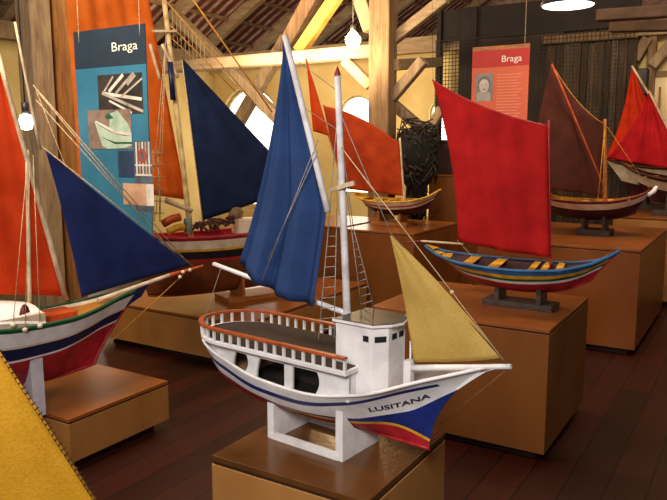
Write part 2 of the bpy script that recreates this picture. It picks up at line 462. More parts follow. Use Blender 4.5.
while x < 0:
    r_ = MB(); r_.bar((x, -2.5, rz_at(x) - .02), (x, 14.8, rz_at(x) - .02), .05, .045)
    struct(r_.build('trim_%d' % k, M_post)); k += 1; x += .42
# wall plates
for nm, a, b in (('trim_%d' % k, (BX0, BY1 - .1, WT - .02), (4.9, BY1 - .1, WT - .02)), ('trim_%d' % (k + 1), (BX0 + .1, -2.9, WT - .02), (BX0 + .1, BY1, WT - .02))):
    r_ = MB(); r_.bar(a, b, .16, .2); struct(r_.build(nm, M_beamx if a[0] != b[0] else M_beam))

def timber(name, label, cat, p0, p1, w, h, m=None, group=None):
    o = MB().bar(Vector(p0), Vector(p1), w, h).build(name, m or M_beam, bevel=.012)
    return tag(o, label, cat, group)
TY = 6.75   # main truss plane
pc = aty(381.5, 200, TY)
timber('timber_post', 'square brown timber post beside the glowing ceiling bulb', 'post', (pc.x, TY, 0), (pc.x, TY, rz_at(pc.x) - .12), .24, .2, M_post)
pp = atd(38, 100, 6.6)
timber('timber_post', 'grey weathered timber post behind the pale spars at far left', 'post', (pp.x, pp.y, 0), (pp.x, pp.y, rz_at(pp.x) - .12), .2, .2, M_beam)
pp2 = atd(60, 100, 6.9)
timber('timber_post', 'orange-brown timber post just left of the hanging teal panel', 'post', (pp2.x, pp2.y, 0), (pp2.x, pp2.y, rz_at(pp2.x) - .12), .22, .22, mat('orange_timber', '#9c6a36', '#6e4620', .85, 4, .25, (6, 6, .7), 12))
def T(px, py, dy=0): return aty(px, py, TY + dy)
a = T(367, 59, .0); 
timber('tie_beam', 'thick pale tie beam running level into the left side of the square post', 'beam', (BX0 + .3, TY + .02, T(300, 57).z), (pc.x - .1, TY + .02, T(300, 57).z), .2, .13, M_beamx)
b = T(420, 62, .03)
timber('tie_beam', 'level pale tie beam running right from the square post to the net screen', 'beam', (pc.x + .1, TY + .02, T(420, 63).z), tuple(aty(438, 62, 8.6)), .14, .12, M_beamx)
def brace(label, x0, y0, x1, y1, w, dy, m=None, cat='brace'):
    return timber('timber_brace', label, cat, T(x0, y0, dy), T(x1, y1, dy), w, w * 1.1, m)
brace('long grey timber brace sloping down right across the left arched window', 172, 12, 304, 144, .13, .6)
brace('grey timber brace leaning up right, crossing the long brace at the left arched window', 234, 130, 287, 38, .14, 1.0)
brace('short pale brace from the tie beam down to the left face of the square post', 345, 60, 371, 86, .1, 0)
brace('short brace from the roof down to the square post just above the bulb', 357, -14, 372, 30, .14, 0)
brace('thin brace leaning up right from the square post to the right tie beam', 392, 98, 424, 60, .1, .05)
brace('pale brace sloping down right from the square post towards the black net bundle', 392, 103, 436, 141, .1, .29)
brace('bright raking timber rising right from the square post into the roof', 393, 40, 446, -2, .1, .1, M_beamx)
brace('golden raking timber rising right to the roof between tall blue sail and bulb', 299, 52, 345, -16, .12, .2, mat('golden_timber', '#e0b050', '#b88430', .7, 4))  # coloured yellower than the other timbers
brace('broad brown raking timber rising right to the roof just above the tall blue sail', 283, 53, 322, -18, .16, .45, M_post)
brace('leaning brace rising left to right near the crooked window right of the net bundle', 424, 140, 442, 108, .1, 1.6)
brace('slanting grey brace meeting the slim wall upright from its right', 652, 66, 674, 40, .1, 2.08)
brace('slanting grey brace above the loudspeaker, left of the slim wall upright', 635, 60, 648, 38, .1, 2.08)
timber('timber_post', 'slim brown upright against the ochre wall right of the loudspeaker', 'post', (aty(652, 60, BY1 - .1).x, BY1 - .1, 0), (aty(652, 60, BY1 - .1).x, BY1 - .1, WT - .1), .09, .09, M_post)
for i, (x0, y0, x1, y1) in enumerate(((597, 16, 690, 10), (610, 27, 690, 25))):
    timber('tie_beam', ('upper' if i == 0 else 'lower') + ' of the two dark level beams at the top right corner', 'beam', T(x0, y0, .6 * i), T(x1, y1, .6 * i), .13, .1, mat('dark_brown_timber', '#4a3322', '#2c1c12', .85, 4, .25))
# beams that carry the hanging panels (just above the view)
timber('tie_beam', 'level beam overhead that carries the hanging teal panel', 'beam', (BX0 + .3, 2.75, 3.3), (2, 2.75, 3.3), .16, .2, M_beamx)
timber('tie_beam', 'level beam overhead that carries the hanging red panel', 'beam', (BX0 + .3, 4.93, 3.4), (2, 4.93, 3.4), .16, .2, M_beamx)

# ------------------------------------------------------------------ pedestals
def pedestal(label, x0, x1, y0, y1, h, m=None, mt=None, foot=.05):
    t = thing('display_pedestal', label, 'pedestal', ((x0 + x1) / 2, (y0 + y1) / 2, 0), 0, 'wooden display pedestals')
    a, b = (x1 - x0) / 2, (y1 - y0) / 2
    MB().box(-a + .06, a - .06, -b + .06, b - .06, 0, foot).build('plinth', M_gap, t)
    MB().box(-a, a, -b, b, foot, h - .026).build('body', m or M_ped, t, .002)
    MB().box(-a + .004, a - .004, -b + .004, b - .004, h - .026, h - .018).build('shadow_gap', M_gap, t)
    MB().box(-a, a, -b, b, h - .018, h).build('top_board', mt or M_pedtop, t, .002)
    return t
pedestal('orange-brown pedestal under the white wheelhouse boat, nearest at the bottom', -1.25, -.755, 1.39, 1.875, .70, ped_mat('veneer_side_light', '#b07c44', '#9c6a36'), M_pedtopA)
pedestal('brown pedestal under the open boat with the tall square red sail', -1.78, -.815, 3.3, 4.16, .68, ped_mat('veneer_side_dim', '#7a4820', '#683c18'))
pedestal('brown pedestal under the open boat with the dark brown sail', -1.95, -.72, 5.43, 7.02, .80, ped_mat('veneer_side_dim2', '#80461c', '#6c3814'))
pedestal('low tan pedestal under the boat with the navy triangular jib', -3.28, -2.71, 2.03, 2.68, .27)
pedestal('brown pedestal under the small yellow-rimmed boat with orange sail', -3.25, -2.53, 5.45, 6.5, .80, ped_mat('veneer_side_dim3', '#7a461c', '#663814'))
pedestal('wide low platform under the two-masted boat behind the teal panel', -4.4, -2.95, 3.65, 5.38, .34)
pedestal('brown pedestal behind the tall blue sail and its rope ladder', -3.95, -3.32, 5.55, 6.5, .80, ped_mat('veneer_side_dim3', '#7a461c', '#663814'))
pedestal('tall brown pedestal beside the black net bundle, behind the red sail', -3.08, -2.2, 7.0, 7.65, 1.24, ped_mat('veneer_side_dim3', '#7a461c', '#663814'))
pedestal('pedestal under the pair of red-sailed boats at the right edge', -1.25, .3, 7.35, 8.55, .86)

# ------------------------------------------------------------------ white wheelhouse boat
FA = Frame(-1.04, 1.642, .70, -.1)
def A(px, py, off=0): return FA.L(px, py, off)
t = thing('sailing_boat', 'white wooden boat with blue gaff sail, yellow jib and white wheelhouse', 'model boat', (FA.x, FA.y, .70), FA.h, 'model boats')
def zsA(u): return fn([(0, .25), (.15, .22), (.33, .186), (.48, .18), (.67, .208), (.85, .27), (1, .318)])(u)
red_f = fn([(0, .178), (.15, .15), (.3, .124), (.5, .102), (.7, .098), (.85, .112), (1, .086)])
yel_f = fn([(0, 0), (.4, .0), (.5, .005), (.8, .008), (1, .008)])
blu_f = fn([(0, 0), (.35, .003), (.5, .004), (.62, .008), (.72, .012), (.82, .024), (.9, .05), (1, .15)])
str_w = fn([(0, .016), (.85, .015), (.92, .012), (.935, 0.0), (1, 0)])
bandsA = [(red_f, 0), (lambda u: red_f(u) + yel_f(u), 1), (lambda u: red_f(u) + yel_f(u) + blu_f(u), 2),
          (lambda u: zsA(u) - .043, 3), (lambda u: zsA(u) - .043 + str_w(u), 2)]
HA = Hull((-.41, .35), (-.45, .505), [(0, .135), (.12, .105), (.3, .082), (.6, .07), (1, .066)],
          [(0, .25), (.15, .22), (.33, .186), (.48, .18), (.67, .208), (.85, .27), (1, .318)],
          [(0, .05), (.04, .085), (.12, .112), (.3, .126), (.55, .126), (.72, .106), (.86, .066), (.95, .028), (1, .004)],
          [(0, .3), (.3, .3), (.55, .36), (.8, .65), (1, 1.1)], bandsA, 3, q=2.0, th=.008, zd=lambda u: zsA(u) - .035, n=60)
HA.build(t, [M_red, M_yellow, M_blue, M_white])
HA.deck(t, mat('tan_foredeck', '#a07a58', '#7c5a3c', .6, 8, stretch=(2, 20, 4)))
HA.gunwale(t, M_white, .005)
HA.keel(t, M_red, .010, stem=False)
# bow knee (clipper head) and bowsprit
kn = MB(); pA = [A(443, 384), A(487, 369.5), A(506, 367.5), A(480, 374), A(460, 387)]
kn.prism([(p.x, p.z) for p in [A(440, 383), A(505, 366), A(487, 371), A(474, 379), A(459, 389)]], 'y', -.006, .006)
kn.build('bow_knee', M_white, t)
bs = spar(t, A(410, 368), A(511, 366.5), .009, .0065, M_white, 'bowsprit')
pb = A(409, 362)
MB().box(pb.x - .011, pb.x + .011, -.012, .012, zsA(.78) - .04, pb.z + .006).build('bitt', M_white, t, .003)
# saloon walls under the upper deck
def wyA(s): # half breadth of the wall at station s
    u = (s + .45) / .955; return HA.b(min(1, max(0, u))) - .012
cols = [(-.43, -.255, 0, 1), (-.19, -.157, 1, 1), (-.05, -.02, 0, 0), (.075, .168, 1, 0)]
for side in (-1, 1):
    w = MB()
    def strip(fl, fr, z0, z1, nz=8, ns=8, lift=1):
        for d in (0, 1):
            pass
        vs = []
        for j in range(nz + 1):
            z = lerp(z0, z1, j / nz); l, r = fl(j / nz), fr(j / nz)
            for i in range(ns + 1):
                s_ = lerp(l, r, i / ns); y_ = wyA(s_); zz = z + lift * (max(0, zsA((s_ + .45) / .955) - .185) * (1 - j / nz)); vs.append((s_, side * y_, zz)); 
                vs.append((s_, side * (y_ - .007), zz))
        W = 2 * (ns + 1); fs = []
        for j in range(nz):
            for i in range(ns):
                a0 = j * W + 2 * i
                fs += [(a0, a0 + 2, a0 + W + 2, a0 + W), (a0 + 1, a0 + 3, a0 + W + 3, a0 + W + 1)]
            fs += [(j * W, j * W + 1, j * W + W + 1, j * W + W), (j * W + W - 2, j * W + W - 1, j * W + 2 * W - 1, j * W + 2 * W - 2)]
        w.add(vs, fs, 0, False)
    for l, r, cl, cr in cols:
        strip(lambda v, l=l, cl=cl: l - (.02 * abs(2 * v - 1) ** 2 if cl else 0), lambda v, r=r, cr=cr: r + (.02 * (v ** 2) if cr else 0), .178, .262)
    strip(lambda v: -.43, lambda v: .168, .247, .262, 1, 30, 0)
    w.build('saloon_wall', M_white, t)
MB().box(.158, .168, -.108, .108, .182, .262).build('saloon_front', M_white, t)
MB().prism([(x_, y_ * .9) for x_, y_ in [(-.3, -.1), (.1, -.1), (.1, .1), (-.3, .1)]], 'z', .165, .17).build('saloon_floor', M_dark, t)
MB().box(-.1, .0, -.03, .03, .17, .215).build('engine_box', M_metal, t, .004)
# upper deck
def wd(s): # half width of the upper deck
    q = (s + .458) / .16
    return .132 * (1 if q >= 1 else math.sqrt(max(0, 1 - (1 - q) ** 2)))
ss = [-.458 + .16 * (1 - math.cos(math.pi / 2 * i / 14)) for i in range(15)] + [-.2, -.1, 0, .1, .175]
outl = [(s_, -wd(s_)) for s_ in ss] + [(s_, wd(s_)) for s_ in reversed(ss[1:])]
MB().prism(outl, 'z', .26, .273).build('deck_slab', M_white, t, .002)
MB().prism([(-.02 + (a + .02) * .955, b * .93) for a, b in outl], 'z', .273, .2755).build('upper_deck', M_deck, t)
rail = MB(); 
rp_pts = [(s_, -wd(s_) * .985, .308) for s_ in reversed(ss)] + [(s_, wd(s_) * .985, .308) for s_ in ss[1:]]
def catmull_len(pts):
    L = [0]
    for a, b in zip(pts, pts[1:]): L.append(L[-1] + (Vector(b) - Vector(a)).length)
    return L
LN = catmull_len(rp_pts)
vs = []
for i, p in enumerate(rp_pts):
    d = (Vector(rp_pts[min(i + 1, len(rp_pts) - 1)]) - Vector(rp_pts[max(0, i - 1)])).normalized(); nrm = Vector((d.y, -d.x, 0)) * .0075
    for k_, zz in ((1, -.003), (1, .004), (-1, .004), (-1, -.003)): vs.append(Vector(p) + nrm * k_ + Vector((0, 0, zz)))
for i in range(len(rp_pts) - 1): rail.add(vs, [(i * 4 + j, i * 4 + (j + 1) % 4, i * 4 + 4 + (j + 1) % 4, i * 4 + 4 + j) for j in range(4)])
ro = rail.build('railing', M_railcap, t)
nb = 41
bal = MB().box(-.0035, .0035, -.0035, .0035, 0, .034).build('baluster', M_white, ro)
for i in range(nb):
    L_ = lerp(.004, LN[-1] - .004, i / (nb - 1)); j = max(k_ for k_ in range(len(LN) - 1) if LN[k_] <= L_)
    p = Vector(rp_pts[j]).lerp(Vector(rp_pts[j + 1]), (L_ - LN[j]) / (LN[j + 1] - LN[j]))
    o = bal if i == 0 else bal.copy()
    if i: COL.objects.link(o)
    o.parent = ro; o.location = (p.x * .995, p.y * .985, .272)
# wheelhouse
wx0, wx1, wy = .1, .247, .074
wh = MB(); hexp = [(wx0, -wy), (wx1 - .028, -wy), (wx1, -wy * .55), (wx1, wy * .55), (wx1 - .028, wy), (wx0, wy)]
wh.prism(hexp, 'z', .186, .386); who = wh.build('wheelhouse', M_white, t, .001)
roofp = [(wx0 - .006, -wy - .008), (wx1 - .024, -wy - .008), (wx1 + .01, -wy * .55), (wx1 + .022, 0), (wx1 + .01, wy * .55), (wx1 - .024, wy + .008), (wx0 - .006, wy + .008)]
MB().prism(roofp, 'z', .386, .392).build('roof_rim', M_white, who)
MB().prism([(lerp(.175, x_, .96), y_ * .95) for x_, y_ in roofp], 'z', .392, .394).build('roof', M_roof, who)
def wwin(p, q, z0, z1):
    p, q = Vector((*p, 0)), Vector((*q, 0)); d = (q - p).normalized(); nn = Vector((d.y, -d.x, 0)) * .0012
    MB().add([p + nn + Vector((0, 0, z0)), q + nn + Vector((0, 0, z0)), q + nn + Vector((0, 0, z1)), p + nn + Vector((0, 0, z1))], [(0, 1, 2, 3)]).build('window_opening', M_dark, who)
def on(a, b, t0): return (lerp(a[0], b[0], t0), lerp(a[1], b[1], t0))
wwin(on(hexp[0], hexp[1], .75), on(hexp[0], hexp[1], .9), .345, .361)
wwin(on(hexp[1], hexp[2], .12), on(hexp[1], hexp[2], .85), .345, .361)
wwin(on(hexp[2], hexp[3], .18), on(hexp[2], hexp[3], .46), .347, .363)
wwin(on(hexp[2], hexp[3], .6), on(hexp[2], hexp[3], .88), .347, .363)
pr = MB(); pr.path([(wx1 + .012, .05, .2), (wx1 + .012, .05, .33)], .003, 6); pr.build('stove_pipe', M_white, who)
# mast, gaff, boom, sails
mb_, mt_ = A(349, 322), A(337.5, 76)
mb_.z = .27
mast = spar(t, mb_, mt_, .0115, .0085, M_whitespar, 'mast')
MB().lathe([(.0085, 0), (.0085, .008), (.001, .028)], tuple(A(337.5, 77)), 10).build('mast_tip', M_red, mast)
ct = MB().bar(A(330, 190, -.014), A(354, 183, -.014), .008, .012).build('crosstree', M_spar, mast)
g0, g1 = A(285, 36, -.022), A(328, 212, -.03)
spar(t, g0, g1, .0085, .009, M_whitespar, 'gaff')
spar(t, A(214, 264, .004), A(351, 315, .0), .007, .008, M_white, 'boom')
C_bluesail = cloth('blue_sailcloth', '#324b7c', '#253a62', .2)
sail(t, 'mainsail', [A(284, 39, -.014), A(287, 43, -.014), A(316, 306, -.03), A(237, 263, -.03)], C_bluesail,
     bulge=.012, folds=2.6, fold_amp=.014, ctrlv=[(0, 0), [A(316, 160, -.02), A(328, 207, -.024), A(326, 225, -.026)], (-.01, -.026), (.03, .0)])
C_yel = cloth('yellow_sailcloth', '#d8b768', '#bd9848', .35)
sail(t, 'jib', [A(390.5, 236), A(391.5, 236), A(501, 358), A(414, 362)], C_yel, bulge=.012, folds=1.2, fold_amp=.003,
     ctrlv=[(0, 0), (.008, .008), (0, -.004), (.006, 0)])
rope(t, A(391, 234), A(508, 365), .0022, mat('brown_rope', '#7c5434', '#4e3018', .8, 50), name='jib_stay')
rope(t, A(339, 110), A(391, 234), .0012, M_greyrope)
rope(t, A(341, 147, -.01), A(452, 292, -.01), .0016, M_rope)
rope(t, A(452, 292, -.01), A(508, 366), .001, M_rope)
MB().lathe([(.0, -.006), (.005, -.003), (.005, .003), (.0, .006)], tuple(A(452, 292, -.01)), 8).build('block', M_spar, t)
rope(t, A(505, 371), A(440, 424), .0013, mat('brown_rope', '#7c5434', '#4e3018', .8, 50), name='bobstay')
rope(t, A(318, 140, -.04), A(262, 280, -.075), .0012, M_greyrope)
rope(t, A(318, 150, -.04), A(268, 260, -.075), .0012, M_greyrope)
rope(t, A(221, 268), Vector((-.43, -.06, .31)), .001, M_greyrope)
rope(t, A(336, 90), A(296, 60, -.01), .001, M_greyrope)
rope(t, A(338, 130), A(300, 105, -.01), .001, M_greyrope)
# shroud ladders
for side, (tl, tr, bl, br), nm in ((-1, ((328.5, 226), (336.5, 226), (318.5, 340), (334, 338)), 'rope_ladder'), (1, ((351, 226), (353, 226), (362, 312), (374, 308)), 'rope_ladder')):
    o_ = side * .03 ; ob = side * .08
    P0, P1, P2, P3 = A(*tl, o_ * .6), A(*tr, o_ * .6), A(*bl, ob), A(*br, ob)
    lad = MB(); lad.path([P0, P2], .0014, 5); lad.path([P1, P3], .0014, 5)
    for i in range(1, 11):
        lad.path([P0.lerp(P2, i / 11), P1.lerp(P3, i / 11)], .0013, 5)
    lad.build(nm, M_greyrope, t)
    rope(t, A(337, 120), P0, .0012, M_greyrope); rope(t, A(339, 120), P1, .0012, M_greyrope)
# name on the bow
me = text_mesh('LUSITANA', .021, .0004)
xmax = max(v.co.x for v in me.vertices)
s0, s1 = A(361, 416.5, -.10), A(420.5, 403.5, -.075)
for v in me.vertices:
    q = v.co.x / xmax; s_ = lerp(s0.x, s1.x, q); z_ = lerp(s0.z, s1.z, q) - .006 * math.sin(math.pi * q) + v.co.y + .001
    v.co = (s_ + .15 * v.co.y, -HA.yat(s_, z_) - .0026, z_)
me.materials.append(M_navy)
o = bpy.data.objects.new('painted_name', me); COL.objects.link(o); o.parent = t; o['label'] = 'dark blue painted name on the white bow'
# cradle
ck = thing('boat_cradle', 'white slotted cradle holding up the wheelhouse boat', 'cradle', (FA.x, FA.y, .70), FA.h)
def hz(s_, y_):
    lo, hi = .066, .25
    for _ in range(30):
        m_ = (lo + hi) / 2
        if HA.yat(s_, m_) < abs(y_): lo = m_
        else: hi = m_
    return lo
for s_, nm in ((-.128, 'end_board'), (.122, 'end_board')):
    e_ = [(-.088, 0), (.088, 0)] + [(y_, max(.02, hz(s_, y_) - .002)) for y_ in (.088, .06, .035, .015, .0, -.015, -.035, -.06, -.088)]
    MB().prism(e_, 'x', s_ - .012, s_ + .012).build(nm, M_white, ck)
for y_ in (-.082, .082): MB().box(-.128, .116, y_ - .008, y_ + .008, 0, .018).build('side_rail', M_white, ck)

# ------------------------------------------------------------------ generic open boat
def open_boat(name, label, fr, x0, x1, zk, zends, zmid, beam, bands, mats, topmat, inner, rim, thwarts=5, rise=(.0, .0), fullstern=.0, rocker=.02, keelm=None, inm=None, kx=(.16, .12), group='model boats', thw=None, q=1.2):
    t = thing(name, label, 'model boat', (fr.x, fr.y, fr.z0), fr.h, group)
    L_ = x1 - x0
    zs = [(0, zends[0]), (.12, lerp(zends[0], zmid, .6)), (.3, lerp(zends[0], zmid, .93)), (.5, zmid), (.7, lerp(zends[1], zmid, .93)), (.88, lerp(zends[1], zmid, .6)), (1, zends[1])]
    zsf = fn(zs)
    zkk = [(0, zk + rocker * 1.6), (.2, zk + rocker * .4), (.5, zk), (.8, zk + rocker * .4), (1, zk + rocker * 1.6)]
    bs_ = [(i, lambda u, a=a: fn(zkk)(u) + (zsf(u) - fn(zkk)(u)) * a) for i, a in enumerate([b[0] for b in bands])]
    bd = [(f, bands[i][1]) for i, f in bs_]
    H = Hull((x0 + kx[0] * L_, x1 - kx[1] * L_), (x0, x1), zkk, zs,
             [(0, max(.004, fullstern)), (.08, max(beam * .32, fullstern * 1.1)), (.25, beam * .8), (.5, beam), (.75, beam * .8), (.92, beam * .32), (1, .004)],
             [(0, .8), (.25, .55), (.5, .45), (.75, .55), (1, .9)], bd, topmat, q=q, th=.01, zd=lambda u: lerp(fn(zkk)(u), zsf(u), .55), n=40, inm=inm)
    H.build(t, mats); H.deck(t, inner, 'bottom_boards', .04, .96); H.gunwale(t, rim, .008 * L_); H.keel(t, keelm or mats[0], .012)
    for i in range(thwarts):
        u = lerp(.16, .84, i / max(1, thwarts - 1)); p = H.pos(u, lerp(H.zk(u), H.zs(u), .97)); w = .022 * L_
        MB().box(p.x - w, p.x + w, -p.y + .006, p.y - .006, p.z - .008, p.z + .002).build('thwart', thw or M_yellow, t)
    for end, u in ((x0, .0), (x1, 1.)):
        zz = H.zs(u); d = -1 if end == x0 else 1
        pts = [(p_.x - d * .006, -p_.y, p_.z + .012) for p_ in [H.pos(abs(u - k_), H.zs(abs(u - k_)), .004) for k_ in (.06, .03, 0)]]
        pts2 = [(a_, -b_, c_) for a_, b_, c_ in reversed(pts)]
        dk = MB(); dk.add(pts + pts2, [(0, 1, 4, 5), (1, 2, 3, 4)]); dk.build('end_deck', thw or M_yellow, t)
    return t, H
def block_stand(label, fr, H, s0, s1, m, w=.16, h=.03, cat='stand'):
    t = thing('boat_stand', label, 'stand', (fr.x, fr.y, fr.z0), fr.h)
    MB().box(s0, s1, -w / 2, w / 2, 0, h).build('base', m, t, .003)
    for s_ in (lerp(s0, s1, .2), lerp(s0, s1, .8)):
        ww = w * .42
        def hz_(y_):
            lo, hi = H.zk(.5), H.zs(.5)
            for _ in range(25):
                m_ = (lo + hi) / 2
                if H.yat(s_, m_) < abs(y_): lo = m_
                else: hi = m_
            return lo
        pl = [(-ww, h), (ww, h)] + [(y_, max(h + .004, hz_(y_) - .001)) for y_ in (ww, ww * .6, ww * .25, 0, -ww * .25, -ww * .6, -ww)]
        MB().prism(pl, 'x', s_ - .012, s_ + .012).build('chock', m, t)
    return t

# --- boat with square red sail
FB = Frame(-1.3, 3.74, .68, R(-2))
B = FB.L
xl, xr = B(425, 247).x, B(620, 248).x
tB, HB = open_boat('sailing_boat', 'long open boat with rainbow-striped hull and tall square red sail', FB, xl, xr, .085, (.285, .345), .225, .19,
    [(.42, 0), (.53, 1), (.64, 2), (.78, 3)], [M_red, M_white, M_green, M_yellow, M_sky, M_maroon], 4, M_maroon, M_sky, 0, rocker=.06, inm=5)
for i, u in enumerate((.13, .27, .41, .6, .66, .73)):
    p = HB.pos(u, lerp(HB.zk(u), HB.zs(u), .985)); w = .018 if i > 2 else .03
    MB().add([(p.x - w + .03, -p.y + .004, p.z), (p.x + w + .03, -p.y + .004, p.z), (p.x + w - .03, p.y - .004, p.z), (p.x - w - .03, p.y - .004, p.z)], [(0, 1, 2, 3)]).build('thwart', M_yellow, tB)
for a, b in ((.02, .1), (.86, .985)):
    pa, pb_ = HB.pos(a, HB.zs(a), .004), HB.pos(b, HB.zs(b), .004)
    MB().add([(pa.x, -pa.y, pa.z - .004), (pb_.x, -pb_.y, pb_.z - .004), (pb_.x, pb_.y, pb_.z - .004), (pa.x, pa.y, pa.z - .004)], [(0, 1, 2, 3)]).build('end_deck', M_yellow, tB)
block_stand('dark block stand under the boat with the square red sail', FB, HB, B(487, 300).x, B(556, 300).x, M_standdark, .15, .032)
C_red = cloth('red_sailcloth', '#cc2626', '#a8181c', .3)
sail(tB, 'sail', [B(432, 80), B(548, 126), B(551, 257), B(457, 240)], C_red, bulge=.05, folds=2.5, fold_amp=.012,
     ctrlv=[(-.01, -.03), (.0, 0), (0, -.012), (.035, 0)])
MB().path([B(432, 80, .006).lerp(B(548, 126, .006), i / 12) + Vector((-.01, 0, -.03)) * (4 * i / 12 * (1 - i / 12)) for i in range(13)], .0045, 8).build('yard', M_red, tB)
mx = B(551, 260)
mb_ = Vector((mx.x + .004, 0, .15)); spar(tB, mb_, B(548, 120) + Vector((.004, 0, 0)), .006, .005, M_red, 'mast')
spar(tB, B(421, 241, -.05), B(463, 244, -.05), .006, .006, M_spar, 'tiller')
spar(tB, B(404, 243, -.05), B(421, 241, -.05), .004, .006, M_dkred, 'tiller_grip')
rope(tB, B(433, 80), B(432, -3), .001, M_netblack, name='halyard'); rope(tB, B(457, 240), B(474, 258, -.1), .0015, M_rope, name='sheet')

# writing-like dark dashes on the bow band are illegible in the photograph; painted as a small dark stroke
dl = MB()
for i, (px0, px1) in enumerate(((570, 573), (574, 576), (577, 580), (581, 585), (587, 589))):
    a, b = B(px0, 270 - i * .4, -.09), B(px1, 270 - i * .4, -.09)
    for q in (a, b): q.y = -HB.yat(q.x, q.z) - .0015
    dl.add([a, b, b + Vector((0, .0, .008)), a + Vector((0, .0, .008))], [(0, 1, 2, 3)])
dl.build('painted_name', M_maroon, tB)

# --- boat with brown sail
FC = Frame(-1.25, 6.2, .80, R(-1))
Cc = FC.L
xl, xr = Cc(527, 188).x, Cc(653, 192).x
tC, HC_ = open_boat('sailing_boat', 'open boat with maroon bottom, white band and dark brown sail', FC, xl, xr, .13, (.42, .40), .29, .25,
    [(.56, 0), (.88, 1)], [M_maroon, M_cream, M_dkred, M_yellow], 2, M_yellow, M_dkred, 3, rocker=.04, inm=3)
block_stand('dark block stand under the brown-sailed boat', FC, HC_, Cc(578, 230).x, Cc(612, 230).x, M_standdark, .2, .05)
fd = MB(); vs = []
for i in range(9):
    u = lerp(.72, .985, i / 8); p = HC_.pos(u, HC_.zs(u), .006); vs += [(p.x, -p.y, p.z - .004), (p.x, 0, p.z + .012), (p.x, p.y, p.z - .004)]
fd.add(vs, [(3 * i + j, 3 * i + 3 + j, 3 * i + 4 + j, 3 * i + 1 + j) for i in range(8) for j in (0, 1)]); fd.build('foredeck', M_tan, tC)
C_brown = cloth('brown_sailcloth', '#5c3026', '#42201a', .15)
sail(tC, 'sail', [Cc(551.5, 65), Cc(604, 124), Cc(605, 196), Cc(533, 187)], C_brown, bulge=.04, folds=2, fold_amp=.008, ctrlv=[(-.02, -.04), (0, 0), (0, 0), (-.04, 0)])
spar(tC, Cc(552, 64, -.06), Cc(604, 187, -.06), .009, .007, M_orange, 'yard')
mz = Cc(606, 195); spar(tC, Vector((mz.x, 0, .2)), Cc(605, 119), .02, .012, M_tan, 'mast')
rope(tC, Cc(552, 64), Cc(604, 124), .004, M_ochrerope, .06, 'lashing')
rope(tC, Cc(605, 125), Cc(598, 200, -.15), .004, M_ochrerope, name='shroud'); rope(tC, Cc(605, 125), Cc(603, 200, -.15), .003, M_ochrerope, name='shroud')
rope(tC, Cc(606, 125), Cc(650, 190), .002, M_ochrerope, name='forestay')
MB().path([Cc(648, 195, -.03), Cc(654, 191), Cc(657, 186)], [.018, .022, .012], 8).build('stem_post', M_white, tC)

# --- small boat with orange sail
FD = Frame(-2.9, 5.95, .80, R(1))
D_ = FD.L
xl, xr = D_(352, 193).x, D_(441, 190).x
tD, HD = open_boat('sailing_boat', 'small white open boat with yellow rim and orange sail on far pedestal', FD, xl, xr, .1, (.30, .355), .235, .23,
    [(.45, 0), (.6, 1), (.7, 2)], [M_maroon, M_cream, M_red, M_cream, M_yellow], 3, M_maroon, M_yellow, 6, rocker=.05, inm=4)
block_stand('plain wooden stand under the small orange-sailed boat', FD, HD, D_(375, 228).x, D_(410, 228).x, M_tan, .2, .04)
C_orange = cloth('orange_sailcloth', '#cc4e22', '#a43416', .35)
sail(tD, 'sail', [D_(323, 106), D_(399, 143), D_(404, 196), D_(341, 188)], C_orange, bulge=.06, folds=1.5, fold_amp=.01, ctrlv=[(.0, .06), (0, 0), (0, .0), (0, 0)])
pts = [D_(x_, y_, .012) for x_, y_ in ((323, 105), (347, 119), (370, 128), (400, 143))]
MB().path(pts, .009, 6).build('yard', M_tan, tD)
mz = D_(404, 196); spar(tD, Vector((mz.x + .01, 0, .14)), D_(399, 138) + Vector((.01, 0, 0)), .011, .008, M_spar, 'mast')
sail(tD, 'topsail', [D_(306.5, 61), D_(307.5, 61), D_(329, 136), D_(313, 131)], cloth('orange_sailcloth_bright', '#e0561e', '#b83c12', .4), bulge=.02)
spar(tD, D_(306, 59, .01), D_(345, 190, .01), .011, .01, M_tan, 'sprit')
rope(tD, D_(344, 150, -.02), D_(372, 190, -.1), .003, M_rope)

# --- left boat with navy jib
FG = Frame(-2.93, 2.36, .27, R(80))
Gq = FG.L
tG = thing('sailing_boat', 'boat with red sail and navy triangular jib on the low left pedestal', 'model boat', (FG.x, FG.y, FG.z0), FG.h, 'model boats')
bow = Gq(137, 290); foot = Gq(94, 364)
x0 = -1.0; x1 = bow.x
zsG = [(0, .6), (.25, .49), (.45, .453), (.62, .449), (.78, .466), (.89, .488), (1, bow.z)]
zkG = [(0, .2), (.3, .13), (.7, .125), (1, foot.z)]
zsf = fn(zsG); zkf = fn(zkG)
bl = lambda a, b: (lambda u: zsf(u) - lerp(a, b, u))
HG = Hull((x0 + .15, foot.x), (x0, x1), zkG, zsG, [(0, .1), (.15, .16), (.4, .19), (.65, .165), (.85, .085), (.95, .035), (1, .006)],
          [(0, .6), (.4, .45), (.7, .5), (1, .95)],
          [(bl(.175, .15), 0), (bl(.163, .14), 1), (bl(.098, .09), 2), (bl(.086, .08), 3), (bl(.014, .02), 1)], 4, inm=3, q=1.2, th=.012, zd=lambda u: zsf(u) - .022, n=50)
HG.build(tG, [M_red, M_white, M_navy, M_cream, M_green])
HG.deck(tG, mat('golden_deck', '#c8852e', '#99591a', .5, 5, stretch=(2, 16, 4))); HG.gunwale(tG, M_green, .009); HG.keel(tG, M_red, .016)
kn = MB(); kn.prism([(p.x, p.z) for p in [Gq(128, 297), Gq(150, 280), Gq(141, 296), Gq(118, 312)]], 'y', -.008, .008); kn.build('bow_knee', M_navy, tG)
